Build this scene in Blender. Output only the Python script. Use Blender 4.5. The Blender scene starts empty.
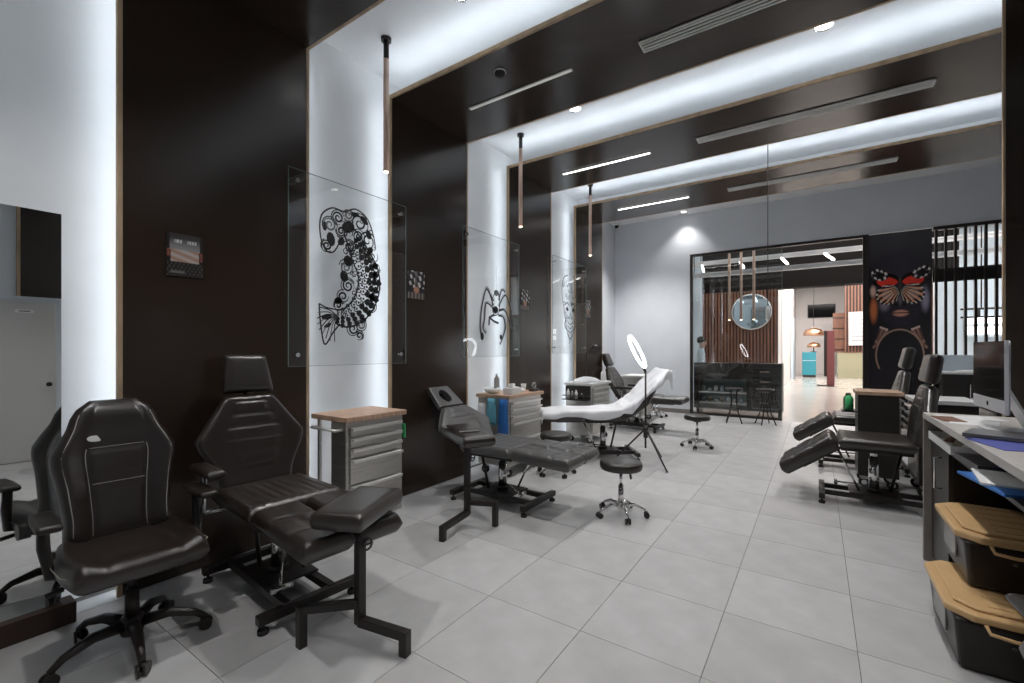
import bpy, bmesh, math, random
from mathutils import Vector, Matrix, Euler
random.seed(7)
R = math.radians
SC = bpy.context.scene
COL = SC.collection
PI = math.pi

# ------------------------------------------------------------------ camera, world, exposure
cam_d = bpy.data.cameras.new('camera')
cam = bpy.data.objects.new('camera', cam_d); COL.objects.link(cam)
cam.location = (0, 0, 1.5)
cam.rotation_euler = (R(90), 0, R(34.19))
cam_d.sensor_width = 36.0
cam_d.lens = 36.0 * 449.0 / 1024.0
cam_d.shift_y = 8.5 / 1024.0
cam_d.clip_start = 0.05
SC.camera = cam
SC.view_settings.view_transform = 'Standard'
SC.view_settings.look = 'None'
SC.view_settings.gamma = 1.0
SC.view_settings.use_curve_mapping = False
SC.view_settings.exposure = 0.0
w = bpy.data.worlds.new('world'); SC.world = w; w.use_nodes = True
w.node_tree.nodes['Background'].inputs[0].default_value = (0.82, 0.86, 0.92, 1)
w.node_tree.nodes['Background'].inputs[1].default_value = 0.1

LED = 20.0        # strength of the cove strips
LED_WALL = 11.0
LED_NEAR = 8.0
SPOT = 135.0       # watts of a ceiling downlight

# ------------------------------------------------------------------ materials
MATS = {}
def mat(name, col, rough=0.5, metal=0.0, emit=None, estr=0.0, noise=0.0, nscale=20.0, bump=0.0, bscale=60.0, spec=0.5, coat=0.0, stretch=None, col2=None):
    m = bpy.data.materials.new(name); m.use_nodes = True
    nt = m.node_tree; b = nt.nodes['Principled BSDF']
    b.inputs['Base Color'].default_value = (*col, 1)
    b.inputs['Roughness'].default_value = rough
    b.inputs['Metallic'].default_value = metal
    b.inputs['Specular IOR Level'].default_value = spec
    if coat: b.inputs['Coat Weight'].default_value = coat; b.inputs['Coat Roughness'].default_value = 0.1
    if emit:
        b.inputs['Emission Color'].default_value = (*emit, 1); b.inputs['Emission Strength'].default_value = estr
    if noise or bump:
        tc = nt.nodes.new('ShaderNodeTexCoord'); mp = nt.nodes.new('ShaderNodeMapping')
        if stretch: mp.inputs['Scale'].default_value = stretch
        nt.links.new(tc.outputs['Object'], mp.inputs['Vector'])
    if noise:
        n = nt.nodes.new('ShaderNodeTexNoise'); n.inputs['Scale'].default_value = nscale; n.inputs['Detail'].default_value = 6
        nt.links.new(mp.outputs[0], n.inputs['Vector'])
        r = nt.nodes.new('ShaderNodeValToRGB')
        c2 = col2 or tuple(max(0, c * (1 - noise)) for c in col)
        c1 = col if col2 else tuple(min(1, c * (1 + noise * 0.6)) for c in col)
        r.color_ramp.elements[0].color = (*c2, 1); r.color_ramp.elements[1].color = (*c1, 1)
        r.color_ramp.elements[0].position = 0.3; r.color_ramp.elements[1].position = 0.7
        nt.links.new(n.outputs['Fac'], r.inputs['Fac']); nt.links.new(r.outputs['Color'], b.inputs['Base Color'])
    if bump:
        n2 = nt.nodes.new('ShaderNodeTexNoise'); n2.inputs['Scale'].default_value = bscale; n2.inputs['Detail'].default_value = 4
        nt.links.new(mp.outputs[0], n2.inputs['Vector'])
        bp = nt.nodes.new('ShaderNodeBump'); bp.inputs['Strength'].default_value = bump; bp.inputs['Distance'].default_value = 0.01
        nt.links.new(n2.outputs['Fac'], bp.inputs['Height']); nt.links.new(bp.outputs[0], b.inputs['Normal'])
    MATS[name] = m
    return m
def glassmat(name, tint=(0.985, 0.99, 0.99), refl=1.0):
    m = bpy.data.materials.new(name); m.use_nodes = True; nt = m.node_tree; nt.nodes.clear()
    o = nt.nodes.new('ShaderNodeOutputMaterial'); mx = nt.nodes.new('ShaderNodeMixShader')
    t = nt.nodes.new('ShaderNodeBsdfTransparent'); t.inputs[0].default_value = (*tint, 1)
    g = nt.nodes.new('ShaderNodeBsdfGlossy'); g.inputs['Roughness'].default_value = 0.0
    lw = nt.nodes.new('ShaderNodeLayerWeight'); lw.inputs[0].default_value = 0.5      # Schlick reflectance, same on both faces
    pw = nt.nodes.new('ShaderNodeMath'); pw.operation = 'POWER'; pw.inputs[1].default_value = 5.0
    mu = nt.nodes.new('ShaderNodeMath'); mu.operation = 'MULTIPLY_ADD'; mu.inputs[1].default_value = 0.9; mu.inputs[2].default_value = 0.04 * refl
    nt.links.new(lw.outputs['Facing'], pw.inputs[0]); nt.links.new(pw.outputs[0], mu.inputs[0])
    nt.links.new(mu.outputs[0], mx.inputs[0]); nt.links.new(t.outputs[0], mx.inputs[1]); nt.links.new(g.outputs[0], mx.inputs[2])
    nt.links.new(mx.outputs[0], o.inputs[0]); MATS[name] = m; return m
def vcolmat(name, rough=0.4, spec=0.4):
    m = bpy.data.materials.new(name); m.use_nodes = True; nt = m.node_tree; b = nt.nodes['Principled BSDF']
    a = nt.nodes.new('ShaderNodeVertexColor'); a.layer_name = 'print'
    nt.links.new(a.outputs['Color'], b.inputs['Base Color']); b.inputs['Roughness'].default_value = rough
    b.inputs['Specular IOR Level'].default_value = spec; MATS[name] = m; return m

mat('white_paint', (0.80, 0.80, 0.80), 0.6, noise=0.03, nscale=3)
mat('grey_paint', (0.66, 0.69, 0.73), 0.7, noise=0.04, nscale=2)
mat('black_panel', (0.035, 0.0235, 0.0175), 0.22, spec=0.45, bump=0.03, bscale=220)
mat('plywood', (0.50, 0.36, 0.23), 0.6, noise=0.25, nscale=14, stretch=(1, 1, 0.3))
mat('grout', (0.10, 0.095, 0.09), 0.9)
mat('tile', (0.455, 0.452, 0.452), 0.42, noise=0.10, nscale=5, bump=0.05, bscale=90, spec=0.35)
mat('tile_warm', (0.435, 0.430, 0.428), 0.42, noise=0.12, nscale=4, bump=0.05, bscale=90, spec=0.35)
mat('tile_pale', (0.475, 0.474, 0.475), 0.42, noise=0.09, nscale=6, bump=0.05, bscale=90, spec=0.35)
mat('leather', (0.021, 0.0145, 0.0115), 0.29, bump=0.06, bscale=300, spec=0.9)
mat('leather_glare', (0.055, 0.052, 0.050), 0.36, bump=0.06, bscale=300, spec=1.0)  # black leather lightened: glare on the face-hole couch put into colour and sheen
for k in ('Weight', 'Roughness'): MATS['leather_glare'].node_tree.nodes['Principled BSDF'].inputs['Sheen '+k].default_value = {'Weight': 0.35, 'Roughness': 0.35}[k]
mat('leather_soft', (0.026, 0.021, 0.018), 0.36, bump=0.10, bscale=300, spec=0.6)
mat('stitch', (0.45, 0.43, 0.40), 0.7)
mat('black_metal', (0.017, 0.0125, 0.0105), 0.42, noise=0.2, nscale=30)
mat('black_plastic', (0.019, 0.0145, 0.012), 0.35)
mat('rubber', (0.02, 0.02, 0.02), 0.8)
mat('chrome', (0.80, 0.79, 0.78), 0.12, 1.0)
mat('steel', (0.62, 0.60, 0.57), 0.38, 0.9, noise=0.12, nscale=6, stretch=(1, 1, 14))
mat('steel_lip', (0.80, 0.79, 0.77), 0.35, 0.45)
mat('dark_body', (0.030, 0.026, 0.023), 0.4)
mat('butcher', (0.60, 0.40, 0.28), 0.5, noise=0.25, nscale=9, stretch=(1, 6, 1))
mat('brass', (0.72, 0.52, 0.42), 0.35, 0.55)
mat('led', (1, 1, 1), 0.5, emit=(0.80, 0.90, 1.0), estr=LED)
mat('led_wall', (1, 1, 1), 0.5, emit=(0.80, 0.90, 1.0), estr=LED_WALL)
mat('led_dim', (1, 1, 1), 0.5, emit=(0.80, 0.90, 1.0), estr=LED_NEAR)
mat('lamp_disc', (1, 1, 1), 0.5, emit=(1.0, 0.96, 0.9), estr=14)
mat('lamp_warm', (1, 1, 1), 0.5, emit=(1.0, 0.72, 0.5), estr=10)
mat('linear_lit', (1, 1, 1), 0.5, emit=(1.0, 0.98, 0.95), estr=6)
mat('linear_low', (0.6, 0.6, 0.6), 0.5, emit=(1.0, 0.98, 0.95), estr=0.25)
mat('ring_led', (1, 1, 1), 0.5, emit=(0.95, 0.97, 1.0), estr=9)
mat('vent_white', (0.90, 0.90, 0.88), 0.5)
mat('vent_dark', (0.01, 0.01, 0.01), 0.8)
mat('sheet', (0.82, 0.83, 0.86), 0.75, bump=0.3, bscale=14)
mat('white_plastic', (0.80, 0.80, 0.79), 0.4)
mat('paper', (0.84, 0.84, 0.84), 0.8)
mat('blue_paper', (0.10, 0.12, 0.42), 0.6)
mat('blue_bag', (0.03, 0.17, 0.52), 0.5)
mat('cyan_bag', (0.16, 0.48, 0.62), 0.5)
mat('green', (0.08, 0.62, 0.22), 0.5)
mat('desk_top', (0.56, 0.53, 0.50), 0.5, noise=0.08, nscale=8, stretch=(6, 1, 1))
mat('desk_side', (0.21, 0.19, 0.175), 0.6, noise=0.15, nscale=10)
mat('yellow_lid', (0.62, 0.40, 0.19), 0.42, noise=0.06, nscale=6)
mat('black_bin', (0.017, 0.0125, 0.0105), 0.35)
mat('clear_grey', (0.30, 0.29, 0.28), 0.25)
mat('screen_black', (0.006, 0.006, 0.007), 0.08)
mat('aluminium', (0.72, 0.73, 0.75), 0.4, 0.35)
mat('laptop_grey', (0.16, 0.16, 0.17), 0.35, 0.6)
mat('ink', (0.008, 0.008, 0.009), 0.6)
mat('ink_grey', (0.16, 0.16, 0.17), 0.6)
mat('mirror', (0.86, 0.88, 0.87), 0.0, 1.0)
glassmat('glass')
glassmat('shop_glass', (0.94, 0.96, 0.96), 1.4)
mat('glass_edge', (0.22, 0.30, 0.28), 0.15)
mat('frame_dark', (0.020, 0.015, 0.0125), 0.4)
mat('slat_brown', (0.24, 0.11, 0.07), 0.55, noise=0.25, nscale=5, stretch=(1, 1, 0.2))
mat('slat_back', (0.05, 0.027, 0.02), 0.7)
mat('mall_floor', (0.50, 0.46, 0.42), 0.16, noise=0.08, nscale=2)
mat('mall_dark', (0.008, 0.0065, 0.006), 0.8, spec=0.2)
mat('mall_white', (0.80, 0.76, 0.74), 0.6)
mat('mall_blue', (0.62, 0.72, 0.80), 0.6)
mat('mall_light', (1, 1, 1), 0.5, emit=(1.0, 0.95, 0.92), estr=8)
mat('beam_white', (0.70, 0.71, 0.72), 0.5)
mat('teal', (0.04, 0.27, 0.33), 0.4)
mat('counter_beige', (0.34, 0.32, 0.21), 0.5)
mat('totem_red', (0.34, 0.11, 0.11), 0.4)
mat('copper', (0.75, 0.42, 0.26), 0.3, 1.0)
mat('blue_mirror', (0.55, 0.68, 0.76), 0.08, 0.9)
mat('skin', (0.55, 0.36, 0.27), 0.6)
mat('hair', (0.02, 0.016, 0.014), 0.6)
mat('shirt', (0.60, 0.70, 0.76), 0.8)
mat('trousers', (0.015, 0.016, 0.02), 0.8)
mat('door_white', (0.60, 0.59, 0.57), 0.5)
mat('display_back', (0.20, 0.30, 0.29), 0.4)
mat('totem_dark', (0.16, 0.05, 0.05), 0.4)
vcolmat('print'); vcolmat('print_gloss', 0.25, 0.5)

# ------------------------------------------------------------------ mesh builder
class MB:
    def __init__(s): s.v = []; s.f = []; s.m = []; s.sm = []
    def add(s, vs, fs, M=None, smooth=False, mi=0):
        n = len(s.v)
        s.v += [tuple(M @ Vector(p)) if M is not None else tuple(p) for p in vs]
        for f in fs: s.f.append([n + i for i in f]); s.sm.append(smooth); s.m.append(mi)
        return s
    def box(s, lo, hi, M=None, mi=0):
        (a, b, c), (d, e, f) = lo, hi
        return s.add([(a,b,c),(d,b,c),(d,e,c),(a,e,c),(a,b,f),(d,b,f),(d,e,f),(a,e,f)],
                     [(0,3,2,1),(4,5,6,7),(0,1,5,4),(1,2,6,5),(2,3,7,6),(3,0,4,7)], M, False, mi)
    def bar(s, p0, p1, w, h, up=(0,0,1), mi=0):       # rectangular bar between two points
        p0, p1 = Vector(p0), Vector(p1); d = p1 - p0; L = d.length; z = d.normalized()
        u = Vector(up)
        if abs(z.dot(u)) > 0.98: u = Vector((1,0,0))
        x = u.cross(z).normalized(); y = z.cross(x)
        M = Matrix((x, y, z)).transposed().to_4x4(); M.translation = p0
        return s.box((-w/2,-h/2,0),(w/2,h/2,L), M, mi)
    def cyl(s, p0, p1, r0, r1=None, n=16, mi=0, cap=True):
        r1 = r0 if r1 is None else r1
        p0, p1 = Vector(p0), Vector(p1); z = (p1-p0).normalized()
        u = Vector((0,0,1)) if abs(z.z) < 0.9 else Vector((1,0,0))
        x = u.cross(z).normalized(); y = z.cross(x)
        vs = []
        for p, r in ((p0, r0), (p1, r1)):
            for i in range(n):
                t = 2*PI*i/n; vs.append(p + x*(r*math.cos(t)) + y*(r*math.sin(t)))
        fs = [(i, (i+1)%n, n+(i+1)%n, n+i) for i in range(n)]
        s.add(vs, fs, None, True, mi)
        if cap: s.add(vs, [tuple(range(n))[::-1], tuple(range(n, 2*n))], None, False, mi)
        return s
    def tube(s, pts, r, n=8, mi=0, closed=False):
        pts = [Vector(p) for p in pts]; N = len(pts); vs = []; prev = None
        for i, p in enumerate(pts):
            a = pts[(i-1) % N] if (closed or i > 0) else p
            b = pts[(i+1) % N] if (closed or i < N-1) else p
            t = (b-a).normalized()
            if prev is None:
                u = Vector((0,0,1)) if abs(t.z) < 0.9 else Vector((1,0,0)); x = u.cross(t).normalized()
            else: x = (prev - t*prev.dot(t)).normalized()
            prev = x; y = t.cross(x)
            rr = r[i] if isinstance(r, (list, tuple)) else r
            for k in range(n):
                q = 2*PI*k/n; vs.append(p + x*(rr*math.cos(q)) + y*(rr*math.sin(q)))
        fs = []
        for i in range(N if closed else N-1):
            j = (i+1) % N
            for k in range(n): fs.append((i*n+k, i*n+(k+1)%n, j*n+(k+1)%n, j*n+k))
        s.add(vs, fs, None, True, mi)
        if not closed: s.add(vs, [tuple(range(n))[::-1], tuple(range((N-1)*n, N*n))], None, False, mi)
        return s
    def lathe(s, prof, n=24, M=None, mi=0):           # prof: (r, z) list about the z axis
        vs = []; fs = []
        for r, z in prof:
            for k in range(n): q = 2*PI*k/n; vs.append((r*math.cos(q), r*math.sin(q), z))
        for i in range(len(prof)-1):
            for k in range(n): fs.append((i*n+k, i*n+(k+1)%n, (i+1)*n+(k+1)%n, (i+1)*n+k))
        s.add(vs, fs, M, True, mi)
        s.add(vs, [tuple(range(n))[::-1], tuple(range((len(prof)-1)*n, len(prof)*n))], M, False, mi)
        return s
    def prism(s, poly, t, M=None, mi=0):              # polygon in xy, thickness along z
        n = len(poly)
        vs = [(x, y, 0) for x, y in poly] + [(x, y, t) for x, y in poly]
        fs = [tuple(range(n))[::-1], tuple(range(n, 2*n))] + [(i, (i+1)%n, n+(i+1)%n, n+i) for i in range(n)]
        return s.add(vs, fs, M, False, mi)
    def pad(s, o, a, b, L, wf, t, hf=None, nu=14, nv=18, r=0.03, er=None, mi=0):
        # upholstered pad: starts at o, runs along a for L, width wf(v), thickness t, rounded rim, hf(u,v) adds relief on top
        o, a, b = Vector(o), Vector(a).normalized(), Vector(b).normalized(); n = a.cross(b)
        er = er if er is not None else r
        def sp(k, N):                                  # denser near the rims
            x = -1 + 2*k/N; return math.copysign(1-(1-abs(x))**1.6, x)
        us = [sp(i, nu) for i in range(nu+1)]; vv = [(sp(j, nv)+1)/2 for j in range(nv+1)]
        top = {}; bot = {}; vs = []
        def prof(e, rr): return 1.0 if e >= rr else math.sqrt(max(0, 1-(1-e/rr)**2))
        for j, v in enumerate(vv):
            wv = wf(v) if callable(wf) else wf
            for i, u in enumerate(us):
                eu = (1-abs(u))*wv/2; ev = min(v, 1-v)*L
                p = prof(eu, r)*prof(ev, er)
                base = o + a*(v*L) + b*(u*wv/2)
                edge = i in (0, nu) or j in (0, nv)
                zt = t*0.5 + t*0.5*p + ((hf(u, v)*p) if hf else 0)
                zb = t*0.5 - t*0.5*p
                if edge: zt = zb = t*0.5
                top[i,j] = len(vs); vs.append(base + n*zt)
                if edge: bot[i,j] = top[i,j]
                else: bot[i,j] = len(vs); vs.append(base + n*zb)
        fs = []
        for j in range(nv):
            for i in range(nu):
                fs.append((top[i,j], top[i,j+1], top[i+1,j+1], top[i+1,j]))
                fs.append((bot[i,j], bot[i+1,j], bot[i+1,j+1], bot[i,j+1]))
        return s.add(vs, fs, None, True, mi)
    def build(s, name, mats, parent=None, bevel=0.0, seg=2, kind=None):
        me = bpy.data.meshes.new(name)
        me.from_pydata([tuple(v) for v in s.v], [], s.f)
        if not isinstance(mats, (list, tuple)): mats = [mats]
        for m in mats: me.materials.append(MATS[m])
        me.polygons.foreach_set('material_index', s.m); me.polygons.foreach_set('use_smooth', s.sm)
        bm = bmesh.new(); bm.from_mesh(me)
        bmesh.ops.remove_doubles(bm, verts=bm.verts, dist=1e-6)
        bmesh.ops.recalc_face_normals(bm, faces=bm.faces)
        bm.to_mesh(me); bm.free(); me.update()
        ob = bpy.data.objects.new(name, me); COL.objects.link(ob)
        if parent is not None: ob.parent = parent
        if bevel:
            md = ob.modifiers.new('bevel', 'BEVEL'); md.width = bevel; md.segments = seg; md.limit_method = 'ANGLE'; md.angle_limit = R(40)
        if kind: ob['kind'] = kind
        return ob

def B(name, lo, hi, m, parent=None, bevel=0.0, kind=None):
    return MB().box(lo, hi).build(name, m, parent, bevel, kind=kind)
def tag(o, label, cat, group=None):
    o['label'] = label; o['category'] = cat
    if group: o['group'] = group
    return o
def thing(name, label, cat, loc=(0,0,0), rz=0.0, group=None):
    o = bpy.data.objects.new(name, None); COL.objects.link(o)
    o.empty_display_size = 0.1
    o.location = loc; o.rotation_euler = (0, 0, R(rz))
    return tag(o, label, cat, group)
def struct(o): o['kind'] = 'structure'; return o
def dup(root, loc, rz, label, group=None):
    r = root.copy(); COL.objects.link(r); r.location = loc; r.rotation_euler = (0,0,R(rz)); r['label'] = label
    if group: r['group'] = group
    for ch in list(root.children):
        c = ch.copy(); COL.objects.link(c); c.parent = r
        for g in list(ch.children):
            d = g.copy(); COL.objects.link(d); d.parent = c
    return r
def arc(cx, cy, r, a0, a1, n=10):
    return [(cx+r*math.cos(R(a0+(a1-a0)*i/n)), cy+r*math.sin(R(a0+(a1-a0)*i/n))) for i in range(n+1)]
def picture(name, O, ex, ey, w, h, nx, ny, fn, m, parent=None, depth=0.012):
    # flat printed board: grid of painted vertices with real thickness; fn(x, y) in 0..1 gives linear rgb
    ex, ey, O = Vector(ex), Vector(ey), Vector(O); n = ex.cross(ey)
    vs = []; cols = []
    for j in range(ny+1):
        for i in range(nx+1):
            x, y = i/nx, j/ny; vs.append(tuple(O + ex*(x*w) + ey*(y*h) + n*depth)); cols.append(fn(x, y))
    fs = [(j*(nx+1)+i, j*(nx+1)+i+1, (j+1)*(nx+1)+i+1, (j+1)*(nx+1)+i) for j in range(ny) for i in range(nx)]
    k = len(vs)
    for x, y in ((0,0),(1,0),(1,1),(0,1)): vs.append(tuple(O + ex*(x*w) + ey*(y*h))); cols.append((0.01,0.01,0.01))
    c = (0, nx, (ny+1)*(nx+1)-1, ny*(nx+1))
    fs += [(k+3,k+2,k+1,k), tuple([k, k+1] + [i for i in range(nx, -1, -1)]), tuple([k+2, k+3] + [ny*(nx+1)+i for i in range(nx+1)]),
           tuple([k+1, k+2] + [j*(nx+1)+nx for j in range(ny, -1, -1)]), tuple([k+3, k] + [j*(nx+1) for j in range(ny+1)])]
    me = bpy.data.meshes.new(name); me.from_pydata(vs, [], fs); me.materials.append(MATS[m])
    at = me.color_attributes.new('print', 'FLOAT_COLOR', 'POINT')
    for i, cc in enumerate(cols): at.data[i].color = (*cc, 1)
    ob = bpy.data.objects.new(name, me); COL.objects.link(ob)
    if parent is not None: ob.parent = parent
    return ob
# ------------------------------------------------------------------ room shell
XL, ZC, XR = -3.5, 4.0, 1.96
BANDS = [(0.09, 0.905), (2.145, 3.0), (4.2, 5.063), (6.27, 7.125)]
PANELS = [(-2.0, 0.09), (0.905, 2.145), (3.0, 4.2), (5.063, 6.27), (7.125, 8.325)]
YE, YF, XG, ZG = 8.325, 11.1, -4.32, 4.7
REC = 0.20                                           # stand-off of the wall boards
RC = 0.30                                            # depth of the ceiling coves

floor = struct(B('floor', (-4.5, -2.0, -0.2), (4.2, YF, -0.006), 'grout'))
tile_mesh = {}
def tile(x0, x1, y0, y1):
    k = (round(x1-x0, 3), round(y1-y0, 3), random.choice(('tile', 'tile', 'tile_warm', 'tile_pale')))
    g = 0.0016
    if k not in tile_mesh:
        w_, h_ = x1-x0-2*g, y1-y0-2*g
        o = MB().box((0,0,-0.01),(w_,h_,0)).build('tile', k[2], floor)
        tile_mesh[k] = o.data
    else:
        o = bpy.data.objects.new('tile', tile_mesh[k]); COL.objects.link(o); o.parent = floor
    o.location = (x0+g, y0+g, 0)
xs = [-1.048+0.6075*k for k in range(-7, 10)]; ys = [1.568+0.622*k for k in range(-6, 17)]
for j in range(len(ys)-1):
    y0, y1 = max(ys[j], -2.0), min(ys[j+1], YF)
    if y1-y0 < 0.03: continue
    lo, hi = (-3.64, 2.0) if y1 < YE+0.3 else (XG, 4.0)
    for i in range(len(xs)-1):
        x0, x1 = max(xs[i], lo), min(xs[i+1], hi)
        if x1-x0 > 0.03: tile(x0, x1, y0, y1)

# left wall: white backing with black boards standing off it; light strips are tucked behind the board edges
SL = 0.10                                            # slot behind a board edge
mb = MB().box((XL-REC-0.1, -2.0, 0), (XL-REC, YE, ZC+RC))
for a, b in PANELS: mb.box((XL-REC, a+(0.5 if a > -1.9 else 0), 0), (XL-0.03, b-(SL if b < YE else 0), ZC+RC))
wall_left = struct(mb.build('wall_left', 'white_paint'))
mb = MB().box((XL-REC-0.1, -2.0, ZC+RC), (XR+0.3, YE, ZC+RC+0.1))
for a, b in PANELS: mb.box((XL-0.03, a+0.62, ZC+0.03), (XR+0.2, b-(SL if b < YE else 0), ZC+RC))
ceiling = struct(mb.build('ceiling', 'white_paint'))
for a, b in PANELS:
    p = B('wall_panel', (XL-0.03, a+0.025, 0.004), (XL, b-0.025, 1.48), 'black_panel', wall_left)
    q = B('wall_panel', (XL-0.03, a+0.025, 1.48), (XL-0.002, b-0.025, ZC+0.03), 'black_panel', wall_left)
    c = B('ceiling_panel', (XL-0.001, a+0.025, ZC), (XR+0.2, b-0.025, ZC+0.03), 'black_panel', ceiling)
    for e0, e1 in ((a, a+0.025), (b-0.025, b)):
        if e0 < -1.9: continue
        B('edge_trim', (XL-0.03, e0, 0), (XL+0.001, e1, ZC+0.03), 'plywood', wall_left)
        B('edge_trim', (XL+0.001, e0, ZC-0.001), (XR+0.2, e1, ZC+0.03), 'plywood', ceiling)
for a, b in BANDS:
    B('led_strip', (XL-0.042, b+0.035, 0.0), (XL-0.0301, b+0.065, ZC), 'led_wall', wall_left)
    B('led_strip', (XL-0.042, a-0.065, 0.0), (XL-0.0301, a-0.035, ZC), 'led_dim', wall_left)
    B('led_strip', (XL-0.02, b+0.035, ZC+0.0301), (XR+0.1, b+0.065, ZC+0.042), 'led', ceiling)

# right wall, back wall, side hall behind the last portal
wall_right = struct(MB().box((XR+0.04, -2.0, 0), (XR+0.3, YE, ZC+RC)).build('wall_right', 'grey_paint'))
B('wall_panel', (XR+0.02, 1.27, 2.22), (XR+0.04, 4.45, ZC), 'black_panel', wall_right)
B('edge_trim', (XR+0.015, 1.235, 2.22), (XR+0.04, 1.27, ZC), 'plywood', wall_right)
B('ledge', (XR+0.01, 0.2, 2.19), (XR+0.04, 4.45, 2.22), 'grey_paint', wall_right)
wall_back = struct(MB().box((XL-0.25, -2.15, 0), (XR+0.3, -2.0, ZC+RC)).build('wall_back', 'grey_paint'))
door = struct(B('door_1', (XR+0.005, 0.72, 0.01), (XR+0.04, 1.60, 2.15), 'door_white', None, 0.004))
MB().cyl((XR+0.005, 1.53, 1.03), (XR-0.05, 1.53, 1.03), 0.012).cyl((XR-0.05, 1.53, 1.03), (XR-0.07, 1.53, 1.03), 0.03).build('door_knob', 'black_metal', door)
sg = B('door_sign', (XR-0.003, 1.22, 2.0), (XR+0.005, 1.39, 2.04), 'paper', door)
B('sign_print', (XR-0.005, 1.25, 2.013), (XR-0.003, 1.36, 2.027), 'ink_grey', sg)

gap = MB().box((XG-0.2, YE-0.15, 0), (XG, YF+0.2, ZG+0.15)).box((XG, YE-0.15, 0), (XL-REC, YE, ZG+0.15))
wall_side = struct(gap.build('wall_hall_left', 'grey_paint'))
wall_port = struct(MB().box((XL-REC, YE, ZC+0.012), (XR+0.3, YE+0.03, ZG)).build('wall_portal_top', 'grey_paint'))
struct(MB().box((XR+0.3, YE-0.15, 0), (4.2, YE, ZG)).build('wall_hall_back', 'grey_paint'))
struct(MB().box((4.0, YE, 0), (4.2, YF+0.2, ZG+0.15)).build('wall_hall_right', 'grey_paint'))
struct(MB().box((XG-0.2, YE, ZG), (4.2, YF+0.2, ZG+0.15)).build('ceiling_hall', 'white_paint'))
FX0, FX1, FZ = -2.47, 2.72, 3.74
wall_far = struct(MB().box((XG, YF, 0), (FX0, YF+0.2, ZG)).box((FX0, YF, FZ), (FX1, YF+0.2, ZG)).box((FX1, YF, 0), (4.0, YF+0.2, ZG)).build('wall_far', 'grey_paint'))
struct(B('baseboard_far', (XG, YF-0.015, 0), (FX0, YF, 0.1), 'desk_side'))

# black free-standing partition with a plywood rim beside the desk
part = struct(MB().box((1.07, 4.45, 0), (XR+0.04, 4.475, ZC)).build('wall_partition', 'black_panel'))
B('edge_trim', (1.058, 4.448, 0), (1.07, 4.477, ZC), 'plywood', part)

# mirror leaning area: low dark plinth and sheet of mirror on the left wall
mirror = thing('wall_mirror', 'tall frameless mirror on a dark plinth beside the white niche', 'mirror', (-3.5, 0, 0))
B('plinth', (0.0, -1.3, 0.0), (0.12, 0.70, 0.115), 'slat_back', mirror, 0.004)
B('mirror_sheet', (0.075, -1.3, 0.115), (0.09, 0.645, 2.24), 'mirror', mirror)
B('backing_board', (0.0, -1.3, 0.115), (0.074, 0.643, 2.238), 'frame_dark', mirror)

# ------------------------------------------------------------------ ceiling fittings
def downlight(x, y, z, label, watts=SPOT, angle=95, tilt=None):
    t = thing('downlight', label, 'ceiling light', (x, y, z), 0, 'recessed ceiling downlights')
    MB().lathe([(0.075, 0.0), (0.075, -0.008), (0.062, -0.012), (0.055, -0.006), (0.055, 0.0)], 24).build('rim', 'chrome', t)
    MB().lathe([(0.0, -0.004), (0.054, -0.004), (0.054, -0.001), (0.0, -0.001)], 20).build('lamp_face', 'lamp_disc', t)
    ld = bpy.data.lights.new('downlight_beam', 'SPOT'); ld.energy = watts; ld.spot_size = R(angle); ld.spot_blend = 0.8; ld.shadow_soft_size = 0.045
    ld.color = (1.0, 0.975, 0.955)
    lo = bpy.data.objects.new('downlight_beam', ld); COL.objects.link(lo); lo.parent = t; lo.location = (0, 0, -0.03)
    return t
for k, y in enumerate((0.45, 2.70, 4.72, 6.70)):
    for x, wh in ((-2.32, 'over the left row of couches'), (0.05, 'over the walkway')):
        downlight(x, y, ZC+RC, 'round recessed downlight %s in the %s white ceiling band' % (wh, ('rearmost', 'koi-side', 'spider-side', 'last')[k]))
downlight(-2.55, YF-0.28, ZG, 'round downlight washing the grey wall beside the shop window', 55, 100)
downlight(-0.2, YF-1.6, ZG, 'round downlight in the high ceiling before the shopfront doorway', 120, 66)
downlight(1.9, YF-1.6, ZG, 'round downlight in the high ceiling before the dark slats', 140, 66)
downlight(-3.2, YF-1.7, ZG, 'round downlight in the high ceiling near the security camera', 480, 110)

def linear(x0, x1, y, m, label, watts):
    t = thing('linear_light', label, 'linear light', ((x0+x1)/2, y, ZC), 0, 'slim linear ceiling lights')
    L = (x1-x0)/2
    B('channel', (-L, -0.02, -0.012), (L, 0.02, 0.0), 'vent_white', t)
    B('diffuser', (-L+0.01, -0.014, -0.016), (L-0.01, 0.014, -0.012), m, t)
linear(-2.97, -1.8, 3.6, 'linear_low', 'slim linear ceiling light switched low before the smoke detector', 0)
linear(-2.98, -1.74, 5.67, 'linear_lit', 'bright slim linear ceiling light between the spider and mask niches', 12)
linear(-2.93, -1.72, 7.66, 'linear_lit', 'bright slim linear ceiling light beside the grey far wall', 12)
def vent(x0, x1, y, label):
    t = thing('slot_diffuser', label, 'air vent', ((x0+x1)/2, y, ZC), 0, 'long slot air vents in the ceiling')
    L = (x1-x0)/2; W = 0.075
    B('backing', (-L, -W, -0.004), (L, W, 0.0), 'vent_dark', t)
    MB().box((-L,-W,-0.014),(L,-W+0.012,0)).box((-L,W-0.012,-0.014),(L,W,0)).box((-L,-W,-0.014),(-L+0.012,W,0)).box((L-0.012,-W,-0.014),(L,W,0)).build('frame', 'vent_white', t)
    for k in range(3):
        yy = -W + (k+1)*2*W/4
        B('slat', (-L+0.012, yy-0.007, -0.013), (L-0.012, yy+0.007, -0.002), 'vent_white', t)
vent(-1.2, 0.95, 3.66, 'white slot air vent in the black ceiling board nearest the koi niche')
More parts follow.
